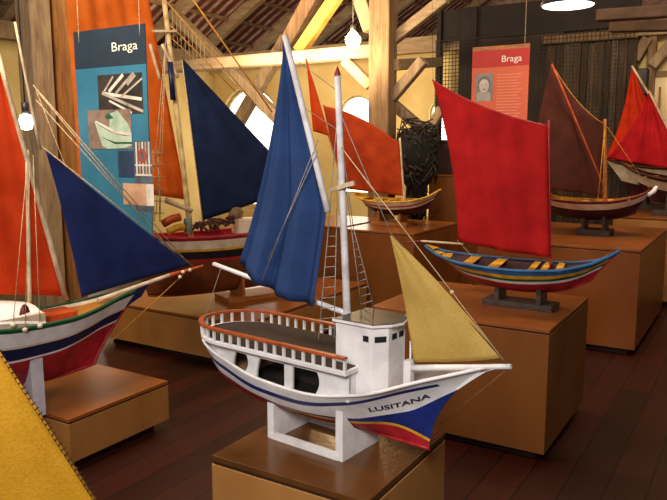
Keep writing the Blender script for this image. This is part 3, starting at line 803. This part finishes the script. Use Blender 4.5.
spar(tG, Gq(98, 300), Gq(170, 275), .012, .011, M_cream, 'bowsprit'); spar(tG, Gq(169, 275.5), Gq(203, 266), .013, .008, M_orange, 'bowsprit_end')
for px, py in ((183, 272), (190, 270), (180, 277)):
    MB().lathe([(0, -.012), (.011, -.006), (.011, .006), (0, .012)], tuple(Gq(px, py, -.02)), 8).build('block', M_cream, tG)
C_navy = cloth('navy_sailcloth', '#26346c', '#1a2450', .12)
sail(tG, 'jib', [Gq(45.5, 151), Gq(46.5, 151), Gq(190, 265), Gq(81, 297)], C_navy, bulge=.02, folds=1, fold_amp=.005, ctrlv=[(0, 0), (.0, -.01), (0, .0), (.01, 0)])
rope(tG, Gq(40, 145), Gq(193, 266), .003, M_rope, name='jib_stay')
m0 = Gq(66, 300); spar(tG, m0, Gq(-6, 40), .014, .010, M_spar, 'yard')
m0 = Gq(36, 310); m0.z = .3; spar(tG, Gq(30, 322), Gq(27, 150), .011, .009, M_spar, 'mast'); spar(tG, Gq(40, 150), Gq(15, 22), .008, .006, M_spar, 'topmast')
C_red2 = cloth('scarlet_sailcloth', '#f8602a', '#e0481a', .5)
sail(tG, 'mainsail', [Gq(-8, 45, .02), Gq(-2, 60, .02), Gq(63, 296, .02), Gq(-80, 292, .02)], C_red2, bulge=.03, folds=2, fold_amp=.008, side=1, ctrlv=[(0, 0), (0, 0), (0, 0), (-.05, 0)])
for a, b, r_ in (((33, 85), (187, 262), .003), ((36, 100), (186, 266), .003), ((38, 92), (182, 265), .0028), ((36, 90), (100, 255), .002)):
    rope(tG, Gq(*a), Gq(*b), r_, M_rope)
for a, b in (((28, 155), (13, 325)), ((30, 155), (25, 330)), ((33, 155), (40, 326))):
    p = Gq(*b, -.2); rope(tG, Gq(*a), p, .0018, M_rope, name='shroud')
    MB().lathe([(0, -.012), (.012, -.006), (.012, .006), (0, .012)], tuple(p), 8).build('deadeye', M_cream, tG)
rope(tG, Gq(186, 272), Gq(102, 350), .003, M_ochrerope, name='bobstay')
p = Gq(36, 318, -.05); MB().box(p.x, p.x + .2, -.08, .06, .4, .468).build('deck_house', M_orange, tG, .006)
MB().lathe([(0, -.002), (.03, 0), (0, .002)], (0, 0, 0), 16).build('deck_winch', M_dkred, tG).location = Gq(25, 318, -.14)
ov = bpy.context.scene.objects['deck_winch']; ov.rotation_euler = (R(90), 0, R(20)); ov.scale = (1.15, 2.2, 1)
# curved white cuddy roof aft
cu = MB(); vs = []
xa, xb = Gq(-60, 290).x, Gq(28, 293).x
for i in range(9):
    x_ = lerp(xa, xb, i / 8)
    for j in range(9):
        th = math.pi * j / 8; vs.append((x_, .17 * math.cos(th), .5 + .08 * math.sin(th) - .05 * (i / 8) ** 2))
cu.add(vs, [(i * 9 + j, i * 9 + 9 + j, i * 9 + 10 + j, i * 9 + 1 + j) for i in range(8) for j in range(8)], 0, True)
cu.build('cuddy_roof', mat('bright_white_roof', '#f6f2ee', '#e6e0da', .35, 6), tG)
MB().box(xa, xb, -.165, .165, .4, .505).build('cuddy_wall', M_cream, tG)
# its stand
sg = thing('boat_stand', 'pale grey block stand under the left boat\'s red hull', 'stand', (FG.x, FG.y, FG.z0), FG.h)
M_standw = mat('pale_stand', '#d9d4da', '#b4aeb4', .35, 8)
for s_ in (Gq(48, 385).x - .11, -.62):
    def hz2(y_):
        lo, hi = .12, .5
        for _ in range(25):
            m_ = (lo + hi) / 2
            if HG.yat(s_, m_) < abs(y_): lo = m_
            else: hi = m_
        return lo
    pl = [(-.13, 0), (.13, 0)] + [(y_, hz2(y_) - .001) for y_ in (.13, .08, .04, .015, 0, -.015, -.04, -.08, -.13)]
    MB().prism(pl, 'x', s_ - .03, s_ + .03).build('chock', M_standw, sg)
    if s_ < -.3: pass

# --- two-masted boat behind the teal panel
FF = Frame(-3.42, 4.45, .34, R(66))
Fq = FF.L
a_, b_ = Fq(112, 250), Fq(300, 226)
tF, HF = open_boat('sailing_boat', 'two-masted boat with cream side, huge orange sail and navy sail behind teal panel', FF, a_.x, b_.x, .08, (.62, .64), .535, .2,
    [(.6, 0), (.64, 1), (.77, 2), (.81, 3), (.95, 4)], [mat('brown_hull_bottom', '#7a3f1c', '#54280f', .5, 6), M_red, M_black, M_yellow, M_cream, M_red], 5, M_tan, M_red, 0)
HF.deck(tF, mat('orange_deck', '#c8682a', '#8e4016', .5, 5), 'deck', .05, .95, .15)
block_stand('brown wooden stand under the two-masted boat', FF, HF, -.35, .35, M_tan, .26, .04)
p0 = Fq(191, 208); spar(tF, Vector((p0.x, 0, .45)), Fq(163, -10), .022, .017, mat('cream_mast', '#e2c88e', '#b08a50', .6, 14), 'mast')
MB().path([Fq(170, 62, -.03), Fq(173, 100, -.03)], .02, 8).build('mast_band', M_navy, tF)
ct = MB(); ct.bar(Fq(152, 31, -.03), Fq(176, 31, -.03), .012, .016); ct.build('crosstree', M_spar, tF)
spar(tF, Fq(150, 44, -.03), Fq(160, 80, -.03), .012, .01, M_spar, 'club'); spar(tF, Fq(162, 44, -.03), Fq(178, 78, -.03), .012, .01, M_spar, 'club')
C_or2 = cloth('amber_sailcloth', '#f08c38', '#d8701f', .55)
FS = Frame(FF.x, FF.y, FF.z0, FF.h)
sail(tF, 'mainsail', [Fq(62, -60, .03), Fq(141, -40, .03), Fq(187, 200, .03), Fq(80, 184, .03)], C_or2, bulge=.03, folds=3, fold_amp=.015, side=1, ctrlv=[(0, 0), (0, 0), (0, .0), (0, 0)])
sail(tF, 'foresail', [Fq(182.5, 60), Fq(184, 60), Fq(302, 186), Fq(203, 221)], cloth('dark_navy_sailcloth', '#1e2b4c', '#141e38', .12), bulge=.03, folds=1.5, fold_amp=.012, ctrlv=[(0, 0), (.0, .0), (.0, -.0), (.0, 0)])
rope(tF, Fq(182, 60), Fq(203, 222), .004, M_rope, name='luff_rope')
for a, b, r_ in (((186, -10), (272, 112), .006), ((165, 0), (262, 112), .004), ((170, 25), (236, 92), .004), ((168, 35), (215, 78), .003)):
    rope(tF, Fq(*a), Fq(*b), r_, M_ochrerope, name='stay')
for i in range(9):
    x_ = 172 + i * 4; rope(tF, Fq(x_, 2 + (x_ - 165) * 1.1), Fq(x_ + 2, 44 + i * 6), .0018, M_rope, name='lanyard')
for x_ in (150, 156, 160):
    rope(tF, Fq(166, 36), Fq(x_, 215, -.15), .003, M_rope, name='shroud')
rl = MB(); rl.path([Fq(158, 150, -.1), Fq(160, 222, -.15)], .004, 5); rl.path([Fq(153, 150, -.1), Fq(154, 222, -.15)], .004, 5)
for i in range(6): rl.path([Fq(152, 153 + i * 12, -.12), Fq(164, 153 + i * 12, -.12)], .004, 5)
rl.build('rope_ladder', M_rope, tF)
# deck gear
z_ = HF.zs(.5)
spar(tF, Fq(165, 200, -.06), Fq(192, 211, -.06), .02, .016, M_spar, 'furled_spar')
c_ = Fq(188, 228, -.06); MB().lathe([(.03, -.04), (.034, 0), (.03, .07), (.0, .075)], tuple(c_), 12).build('capstan', mat('grey_green_paint', '#7c8a76', '#56624f', .5, 10), tF)
MB().path([Fq(163, 224, -.1), Fq(172, 219, -.1), Fq(180, 217, -.1)], .03, 8).build('canvas_roll', M_orange, tF)
MB().path([Fq(168, 232, -.12), Fq(176, 228, -.12), Fq(184, 227, -.12)], .026, 8).build('canvas_bundle', M_yellow, tF)
random.seed(3)
for px, py in ((201, 228), (208, 226), (215, 225), (222, 224), (230, 222)):
    c0 = Fq(px, py, -.05); tb = MB()
    for k_ in range(7):
        d0 = Vector((random.uniform(-.06, .06), random.uniform(-.05, .05), random.uniform(-.04, .05)))
        d1 = Vector((random.uniform(-.06, .06), random.uniform(-.05, .05), random.uniform(-.04, .05)))
        tb.path([c0 + d0, c0 + (d0 + d1) * .2 + Vector((0, 0, .03)), c0 + d1], .01, 6)
    tb.build('gear_heap', mat('gear_mix', '#6c3a24', '#2e2620', .8, 30), tF)
c_ = Fq(236, 214, 0); MB().lathe([(.0, -.05), (.05, -.03), (.06, .02), (.035, .05), (0, .06)], tuple(c_), 12).build('barrel', M_post, tF)
c_ = Fq(246, 226, -.05); MB().box(c_.x - .08, c_.x + .1, -.09, .05, c_.z - .06, c_.z + .06).build('deck_box', M_cream, tF, .01)

# --- far right pair
def far_boat(label, fr, x0, x1, zends, zmid, sailc, sm, ctrl, cols, bands, yard):
    tH, HH = open_boat('sailing_boat', label, fr, x0, x1, .1, zends, zmid, .28, bands, cols + [M_yellow], len(cols) - 1, M_yellow, M_maroon, 4, inm=len(cols))
    Lf = fr.L
    sail(tH, 'sail', [Lf(*p_) for p_ in sailc], sm, bulge=.05, folds=3, fold_amp=.02, ctrlv=ctrl)
    block_stand(label.replace('open boat', 'stand').split(' with')[0] + ' carrying block on the far right pedestal', fr, HH, x0 + .3, x0 + .95, M_standdark, .24, .05) if False else None
    st = block_stand(stl[0], fr, HH, x0 + .35, x0 + 1.0, M_standdark, .24, .05); stl.pop(0)
    spar(tH, Lf(*yard[0]), Lf(*yard[1]), .012, .012, M_spar, 'yard')
    spar(tH, Vector((Lf(*yard[1]).x, .0, .2)), Lf(yard[1][0], yard[1][1] - 25, 0), .016, .012, M_tan, 'mast')
    return tH
stl = ['dark block stand under the nearer boat at the right edge', 'dark block stand under the farther boat at the right edge']
FH2 = Frame(-.9, 7.70, .86, R(-3)); q = FH2.L
far_boat('pale pink-banded open boat with crimson triangular sail, nearer at right edge', FH2, q(620, 168).x, q(620, 168).x + 1.9, (.52, .5), .34,
         [(648.5, 93), (650, 93), (690, 172), (606, 158)], cloth('crimson_sailcloth', '#d4242c', '#b0161e', .3), [(0, 0), (0, 0), (0, 0), (.02, -.06)], [M_maroon, M_cream, M_maroon], [(.5, 0), (.88, 1)], ((649, 91, -.01), (690, 172, -.01)))
FH1 = Frame(-.9, 8.35, .86, R(-3)); q = FH1.L
far_boat('white open boat with bright orange-red peaked sail, farther at right edge', FH1, q(604, 160).x, q(604, 160).x + 1.9, (.55, .53), .45,
         [(631.5, 68), (633, 68), (690, 160), (605, 158)], cloth('vermilion_sailcloth', '#f04422', '#c83016', .35), [(0, 0), (-.06, -.0), (0, 0), (.03, -.05)], [M_maroon, M_cream, M_cream], [(.4, 0), (.8, 1)], ((632, 66, -.01), (660, 112, -.01)))

# --- foreground yellow sail boat (only its sail reaches the view)
FY = Frame(-.92, .55, .55, R(35))
Y_ = FY.L
tY = thing('sailing_boat', 'near boat showing only its mustard yellow sail at lower left corner', 'model boat', (FY.x, FY.y, FY.z0), FY.h, 'model boats')
C_must = cloth('mustard_sailcloth', '#cf9a28', '#b07c16', .3)
tp, br_, bl_ = Y_(-75, 240), Y_(104, 514), Y_(-250, 560)
sail(tY, 'sail', [tp, tp + Vector((.004, 0, 0)), br_, bl_], C_must, bulge=.03, folds=2, fold_amp=.006)
lc = MB()
for i in range(48):
    p = tp.lerp(br_, lerp(.1, .99, i / 47)); d_ = (br_ - tp).normalized(); sd = Vector((-.007, 0, -.004))
    lc.path([p + sd + Vector((0, -.004, 0)), p + d_ * .003 + Vector((.001, -.0045, .001)), p + d_ * .004 + Vector((.003, .003, .002))], .0011, 5)
lc.build('lacing', mat('lacing_twine', '#5c3a14', '#3a220a', .8, 40), tY)
MB().path([tp, br_], .0028, 6).build('bolt_rope', mat('mustard_rope', '#c08a28', '#8a5c12', .8, 40), tY)
zb = min(br_.z, bl_.z)
HYs = [(0, .17), (.5, .12), (1, .2)]
HY = Hull((-.3, .12), (-.4, .2), [(0, .06), (.5, .03), (1, .06)], HYs, [(0, .03), (.5, .1), (1, .004)], [(0, .6), (.5, .45), (1, .9)], [(lambda u: .07, 0)], 1, n=20)
HY.build(tY, [M_red, M_white]); HY.deck(tY, M_tan); HY.keel(tY, M_red)
spar(tY, (bl_.x * .5, .0, .08), (tp.x, 0.004, tp.z + .02), .008, .006, M_spar, 'mast'); spar(tY, bl_ + Vector((0, .006, 0)), br_ + Vector((0, .006, 0)), .006, .006, M_spar, 'boom')
pedestal('pedestal under the mustard-sailed boat in the lower left corner', -1.35, -.62, .3, .85, .55)
sy = thing('boat_stand', 'low chock under the mustard-sailed boat', 'stand', (FY.x, FY.y, .55), FY.h)
MB().box(-.2, -.16, -.05, .05, 0, .032).build('chock', M_standdark, sy); MB().box(.0, .04, -.05, .05, 0, .032).build('chock', M_standdark, sy)

# ------------------------------------------------------------------ hanging information panels
def flat(mb, x0, x1, z0, z1, y, mi=0): mb.add([(x0, y, z0), (x1, y, z0), (x1, y, z1), (x0, y, z1)], [(0, 1, 2, 3)], mi)
def text_on(parent, txt, size, x, z, y, m, name='lettering', bold=.0, align='r', sx_=1):
    me = text_mesh(txt, size, bold)
    for v in me.vertices: v.co.x *= sx_
    xm = max(v.co.x for v in me.vertices)
    for v in me.vertices: v.co = (x + v.co.x - (xm if align == 'r' else 0), y, z + v.co.y)
    me.materials.append(m); o = bpy.data.objects.new(name, me); COL.objects.link(o); o.parent = parent; return o
M_offw = mat('offwhite_print', '#efe6d6', '#dcd0bc', .6, 10)
def tealpanel():
    pl, pr = aty(74, 30.5, 2.78), aty(145, 25.5, 2.78)
    w = (pr - pl).length; ang = 0
    top = (pl.z + pr.z) / 2; pz = (aty(110, 28, 2.78).z - aty(110, 148, 2.78).z) / 120; h = pz * 213
    t = thing('information_panel', 'hanging teal information panel with boat photographs and navy heading', 'panel', ((pl.x + pr.x) / 2, 2.78, top - h), ang)
    M_teal = mat('teal_print', '#32708a', '#285f78', .55, 3)
    M_head = mat('navy_print', '#23313f', '#1b2733', .55, 3)
    W = w / 2
    MB().box(-W, W, -.004, .004, 0, h).build('board', M_teal, t)
    px = w / 71.0
    def X(p): return (p - 109.5) * px
    def Z(p): return h - (p - 28) * pz
    b = MB(); flat(b, -W, W, Z(66), h, -.0052); hb = b.build('heading_band', M_head, t)
    text_on(hb, 'Braga', 12.6 * pz, X(138), Z(51.5), -.0065, M_offw, bold=0, sx_=px / pz * .92)
    Md = mat('photo_dark', '#3c3430', '#1e1a18', .5, 9); Mr = mat('photo_grey', '#b4a898', '#786a5c', .5, 12)
    p = MB(); flat(p, X(97), X(141), Z(114), Z(74), -.0056, 0)
    random.seed(5)
    for i, (a0, b0, a1, b1, th) in enumerate(((101, 92, 140, 100, 2.2), (101, 92, 141, 112, 2), (103, 91, 113, 76, 1.6), (108, 91, 123, 75, 2.4), (115, 93, 133, 74, 2.0), (120, 97, 141, 80, 1.4), (108, 100, 130, 113, 1.5), (126, 84, 134, 75, 4))):
        d = Vector((X(a1) - X(a0), 0, Z(b1) - Z(b0))).normalized(); nn = Vector((-d.z, 0, d.x)) * th * px / 2
        q0, q1 = Vector((X(a0), -.006 - i * .0001, Z(b0))), Vector((X(a1), -.006 - i * .0001, Z(b1)))
        p.add([q0 - nn, q1 - nn, q1 + nn, q0 + nn], [(0, 1, 2, 3)], 1 if i % 3 else 2)
    p.build('photo_print', [Md, Mr, mat('photo_white', '#d8cfc2', '#b4a898', .5, 12)], t)
    p = MB(); flat(p, X(85), X(129), Z(149), Z(109), -.0068, 0)
    def poly(pts, y, mi): p.add([(X(a), y, Z(b)) for a, b in pts], [tuple(range(len(pts)))], mi)
    poly([(92, 121), (97, 125), (110, 133), (122, 136), (129, 136), (129, 145), (122, 148), (105, 149), (99, 146)], -.0071, 1)
    poly([(108, 113), (116, 110), (126, 124), (129, 134), (118, 132), (107, 128)], -.0071, 1)
    poly([(92, 121), (94, 120), (112, 130), (129, 134), (129, 136), (112, 133)], -.0074, 2)
    poly([(97, 136), (112, 142), (129, 142), (129, 144), (112, 144)], -.0074, 3)
    poly([(103, 116), (107, 112), (112, 118), (105, 119)], -.0074, 3)
    p.build('photo_print', [mat('photo_brown', '#8c7464', '#5c4a40', .5, 9), mat('photo_palegreen', '#aebfa8', '#8a9c8a', .5, 10), mat('photo_white', '#d8cfc2', '#b4a898', .5, 12), M_green], t)
    p = MB(); flat(p, X(130), X(147), Z(212), Z(141), -.0056, 0); 
    for i in range(5): flat(p, X(132 + i * 3), X(133.4 + i * 3), Z(176), Z(142), -.006, 1 + i % 2)
    flat(p, X(131), X(147), Z(176), Z(174), -.0062, 1); flat(p, X(131), X(147), Z(166), Z(164.5), -.0062, 1)
    ring = []
    p.add([(X(138.5) + 4.2 * px * math.cos(2 * math.pi * i / 12), -.0066, Z(156) + 5 * px * math.sin(2 * math.pi * i / 12)) for i in range(12)], [tuple(range(12))], 3)
    p.add([(X(138.5) + 1.8 * px * math.cos(2 * math.pi * i / 12), -.0069, Z(156) + 2.4 * px * math.sin(2 * math.pi * i / 12)) for i in range(12)], [tuple(range(12))], 0)
    flat(p, X(118), X(147), Z(206), Z(184), -.0062, 2); flat(p, X(141), X(148), Z(206), Z(184), -.0066, 1)
    flat(p, X(114), X(130), Z(178), Z(151), -.0056, 4)
    p.build('photo_print', [mat('photo_slate', '#5c6470', '#3c424c', .5, 9), mat('photo_white', '#d8cfc2', '#b4a898', .5, 12), mat('photo_clay', '#c49a7c', '#9a6c54', .5, 9), mat('photo_rust', '#a8503c', '#7c3426', .5, 9), mat('photo_night', '#2c3e58', '#202e44', .5, 9)], t)
    for p_ in (80, 141):
        cdn = MB(); cdn.path([(X(p_), -.008, Z(40)), (X(p_), -.008, h), (X(p_), 0, 3.25 - (top - h))], .0025, 5); cdn.build('hanging_cord', M_rope, t)
tealpanel()
def redpanel():
    pl, pr = aty(473, 47, 4.93), aty(530, 44, 4.93)
    w = (pr - pl).length; ang = 0; h = 1.15; top = (pl.z + pr.z) / 2
    t = thing('information_panel', 'hanging salmon red information panel with small portrait photograph', 'panel', ((pl.x + pr.x) / 2, (pl.y + pr.y) / 2, top - h), ang)
    W = w / 2; px = w / 57.0; pz = (aty(501, 45, 4.93).z - aty(501, 105, 4.93).z) / 60
    def X(p): return (p - 501.5) * px
    def Z(p): return h - (p - 45) * pz
    MB().box(-W, W, -.004, .004, 0, h).build('board', mat('salmon_print', '#d2603c', '#c25434', .6, 3), t)
    b = MB(); flat(b, -W, W, Z(49), h, -.0052); b.build('wooden_batten', M_tan, t)
    b = MB(); flat(b, -W, W, Z(66), Z(49), -.0052); hb = b.build('heading_band', mat('red_print', '#b8281e', '#a82018', .6, 3), t)
    text_on(hb, 'Braga', 9.2 * pz, X(523), Z(61.5), -.0065, M_offw, bold=0, sx_=px / pz)
    p = MB(); flat(p, X(477), X(495), Z(100), Z(72), -.0055, 0)
    def el(cx, cz, rx, rz_, y, mi): p.add([(X(cx) + rx * px * math.cos(2 * math.pi * i / 16), y, Z(cz) + rz_ * px * math.sin(2 * math.pi * i / 16)) for i in range(16)], [tuple(range(16))], mi)
    el(486, 83, 6.6, 8, -.0057, 3); flat(p, X(479), X(493), Z(100), Z(93), -.0058, 1); el(486, 93, 6.5, 3, -.0059, 1); el(486, 84.5, 5.2, 6.6, -.0061, 2)
    el(484, 83.5, 1, .6, -.0066, 0); el(488, 83.5, 1, .6, -.0066, 0); el(486, 88, 1.6, .5, -.0066, 0)
    p.build('portrait_print', [mat('print_mid', '#8a7f76', '#6a6058', .6, 8), mat('print_soft', '#a89c90', '#8c8076', .6, 8), mat('print_light', '#c4b6a8', '#a6988c', .6, 8), mat('print_dark', '#6a625a', '#50483f', .6, 8)], t)
    tx = MB()
    for i in range(16):
        z = Z(74 + i * 3.0); flat(tx, X(499), X(524 - (i * 7 % 5)), z - .5 * px, z + .4 * px, -.0055)
    tx.build('text_lines', mat('pale_print', '#e08a6c', '#d87c5c', .6, 8), t)
    for p_ in (478, 525):
        cdn = MB(); cdn.path([(X(p_), 0, h - .01), (X(p_), 0, 3.32 - (top - h))], .003, 5); cdn.build('hanging_cord', M_rope if p_ == 525 else M_metal, t)
redpanel()

# ------------------------------------------------------------------ net screen, speaker, net bundle
SY = 8.65
ns = thing('net_screen', 'tall dark screen of upright boards hung with black netting', 'screen', (aty(535, 100, SY).x, SY, 0))
ox = aty(535, 100, SY).x
def sx(p): return aty(p, 100, SY).x - ox
ztop = aty(500, 4, SY).z; zh = aty(560, 40, SY).z
MB().box(sx(436), sx(634), .04, .12, aty(500, 36, SY).z, ztop).build('header', mat('black_board', '#231a16', '#120d0a', .8, 4), ns)
for a, b in ((459, 475), (436, 440)):
    MB().box(sx(a), sx(b), -.02, .08, 0, ztop).build('upright', M_maroon if False else mat('black_board', '#231a16', '#120d0a', .8, 4), ns)
MB().box(sx(475), sx(560), .06, .12, 0, aty(500, 36, SY).z).build('back_panel', mat('dark_panel', '#3a2c22', '#1c1410', .8, 3), ns)
bd = MB(); random.seed(11); x_ = sx(545); i = 0
while x_ < sx(628):
    wv = random.uniform(.07, .13); bd.box(x_, x_ + wv - .008, .0 + random.uniform(0, .04), .06, 0, zh - random.uniform(0, .06), i % 3); x_ += wv; i += 1
bd.build('board_row', [mat('old_board', '#5e4836', '#33241a', .85, 5, .3, (8, 8, .8)), mat('older_board', '#4a382a', '#261a12', .85, 5, .3, (8, 8, .8)), mat('pale_board', '#6e5a46', '#44342a', .85, 5, .3, (8, 8, .8))], ns)
MB().box(sx(540), sx(634), -.03, .0, zh - .04, zh + .05).build('top_rail', M_post, ns)
nt_ = MB(); vs = []; nn = 24
for j in range(11):
    for i in range(nn + 1):
        vs.append((lerp(sx(437), sx(634), i / nn), -.09 + .02 * math.sin(i * 1.3) * (1 - j / 12), lerp(.05, zh + .1, j / 10)))
nt_.add(vs, [(j * (nn + 1) + i, j * (nn + 1) + i + 1, (j + 1) * (nn + 1) + i + 1, (j + 1) * (nn + 1) + i) for j in range(10) for i in range(nn)], 0, True)
nt_.build('netting', net_mat(), ns)

sp = aty(641, 69, 8.78); sb = aty(641, 95, 8.78)
ls = thing('loudspeaker', 'small black loudspeaker mounted on the ochre wall by peaked red sail', 'loudspeaker', (sp.x, 8.8, sb.z))
hgt = sp.z - sb.z
MB().box(-.08, .08, -.09, .06, 0, hgt).build('cabinet', M_black, ls, .008)
MB().box(-.07, .07, -.096, -.088, .012, hgt - .012).build('grille', M_metal, ls)
MB().box(-.03, .03, .05, .2, hgt * .4, hgt * .6).build('wall_bracket', M_metal, ls)

# net bundle
cb = aty(417, 165, 6.75)
nb_ = thing('net_bundle', 'bushy black bundle of old fishing net beside the square post', 'net', (cb.x, 6.75, 0))
core = MB(); prof = [(0.0, .62), (.06, .7), (.1, .9), (.1, 1.1), (.16, 1.2), (.2, 1.4), (.2, 1.55), (.16, 1.66), (.06, 1.72), (0, 1.73)]
core.lathe(prof, (0, 0, 0), 14); core.build('folded_net', M_netblack, nb_)
lo = MB(); random.seed(21)
for i in range(130):
    th = random.uniform(0, 6.28); z0 = random.uniform(.75, 1.7); rr = .2 if z0 > 1.15 else .11
    pts = []
    for k_ in range(6):
        a = th + k_ * .28 * random.choice((1, -1)); r_ = rr * random.uniform(.75, 1.12); pts.append((r_ * math.cos(a), r_ * math.sin(a), z0 + random.uniform(-.1, .1) + .02 * k_))
    lo.path(pts, .008, 5)
lo.build('loose_twine', mat('dark_twine', '#3a3028', '#120e0a', .7, 30), nb_)
MB().lathe([(.0, 0), (.14, 0), (.14, .03), (.03, .05), (.03, .7), (0, .7)], (0, 0, 0), 14).build('stand', M_metal, nb_)
bc0, bc1 = aty(434, 143, 7.25), aty(457, 143, 7.25)
bcx = thing('crate', 'dark brown crate standing on the tall pedestal behind the red sail', 'crate', (-2.75, 7.32, 1.24))
MB().box(-.3, .3, -.2, .2, 0, .34).build('box', mat('crate_dark', '#3a221c', '#221310', .7, 6), bcx, .008)
MB().box(-.31, .31, -.21, .21, .34, .37).build('lid', mat('crate_dark', '#3a221c', '#221310', .7, 6), bcx, .006)

# ------------------------------------------------------------------ lamps and added fill lights
def point(name, loc, e, col, r=.1):
    l = bpy.data.lights.new(name, 'POINT'); l.energy = e; l.color = col; l.shadow_soft_size = r
    o = bpy.data.objects.new(name, l); COL.objects.link(o); o.location = loc; return o
def area(name, loc, tgt, e, col, sx_, sy_):
    l = bpy.data.lights.new(name, 'AREA'); l.energy = e; l.color = col; l.shape = 'RECTANGLE'; l.size = sx_; l.size_y = sy_
    o = bpy.data.objects.new(name, l); COL.objects.link(o); o.location = loc
    o.rotation_euler = (Vector(tgt) - Vector(loc)).to_track_quat('-Z', 'Y').to_euler(); return o
lb = aty(353, 40, TY - .3)
bt = thing('ceiling_bulb', 'bare glowing bulb in front of the tie beam by the square post', 'lamp', tuple(lb))
MB().lathe([(0, -.085), (.05, -.07), (.08, -.02), (.08, .02), (.05, .06), (.025, .09), (.0, .1)], (0, 0, 0), 16).build('bulb', emit('bulb_glow', '#ffe0a0', 14), bt)
MB().lathe([(.0, .09), (.028, .09), (.03, .15), (.0, .16)], (0, 0, 0), 12).build('socket', M_metal, bt)
MB().path([(0, 0, .15), (0, .0, rz_at(lb.x) - lb.z - .02)], .005, 5).build('cord', M_metal, bt)
point('bulb_light', (lb.x, lb.y - .12, lb.z - .0), 34, (1, .76, .42), .1)
lb2 = atd(26, 122, 4.6)
bt = thing('hanging_bulb', 'white glowing bulb hanging beside the red sail at far left', 'lamp', tuple(lb2))
MB().lathe([(0, -.05), (.03, -.04), (.042, 0), (.03, .04), (.0, .05)], (0, 0, 0), 16).build('bulb', emit('bulb_white', '#fff4ee', 12), bt)
MB().lathe([(.0, .045), (.02, .045), (.022, .11), (.0, .12)], (0, 0, 0), 12).build('socket', M_metal, bt)
MB().path([(0, 0, .1), (0, 0, rz_at(lb2.x) - lb2.z - .02)], .004, 5).build('cord', M_metal, bt)
lp = atd(568, 3, 4.5)
pt = thing('pendant_lamp', 'wide dark pendant lamp with glowing white underside at top right', 'lamp', tuple(lp))
MB().lathe([(.15, -.015), (.157, -.01), (.15, .02), (.11, .07), (.05, .11), (.02, .14), (0, .145)], (0, 0, 0), 24).build('lamp_shade', M_metal, pt)
MB().lathe([(.0, -.02), (.08, -.022), (.145, -.016), (.148, -.008)], (0, 0, 0), 24).build('diffuser', emit('lamp_diffuser', '#fff6ec', 5), pt)
MB().path([(0, 0, .14), (0, 0, rz_at(lp.x) - lp.z - .02)], .005, 5).build('cord', M_metal, pt)
point('pendant_light', (lp.x, lp.y, lp.z - .12), 9, (1, .86, .66), .15)

WARM = (1, .80, .55)
area('fill_light_front', (-.1, -.7, 2.5), (-1.1, 2.0, .8), 75, (1, .97, .95), .7, .7)  # added fill from the camera side, no fixture
area('fill_light_left', (-3.0, 1.2, 3.3), (-3.2, 3.2, .9), 110, (1, .86, .68), 1.0, 1.0)  # added fill to brighten the left boats and their sails
area('fill_light_back', (-4.3, 4.6, 4.3), (-4.3, 8.0, 1.0), 130, (1, .82, .56), 1.5, 1.5)  # added warm fill towards the back wall, no fixture
area('roof_wash', (-4.5, 6.2, 2.3), (-4.8, 8.5, 4.4), 90, (1, .76, .5), 1.5, .6)  # added uplight for the roof tiles, no fixture
area('fill_light_right', (-.4, 5.0, 4.0), (-1.1, 7.2, 1.0), 110, (1, .8, .55), 1.0, 1.0)  # added fill for the boats at the right and back
w = bpy.data.worlds.new('world'); scene.world = w; w.use_nodes = True
w.node_tree.nodes['Background'].inputs[0].default_value = (1, .86, .72, 1); w.node_tree.nodes['Background'].inputs[1].default_value = .22
scene.view_settings.view_transform = 'Standard'; scene.view_settings.look = 'None'; scene.view_settings.exposure = 0; scene.view_settings.gamma = 1
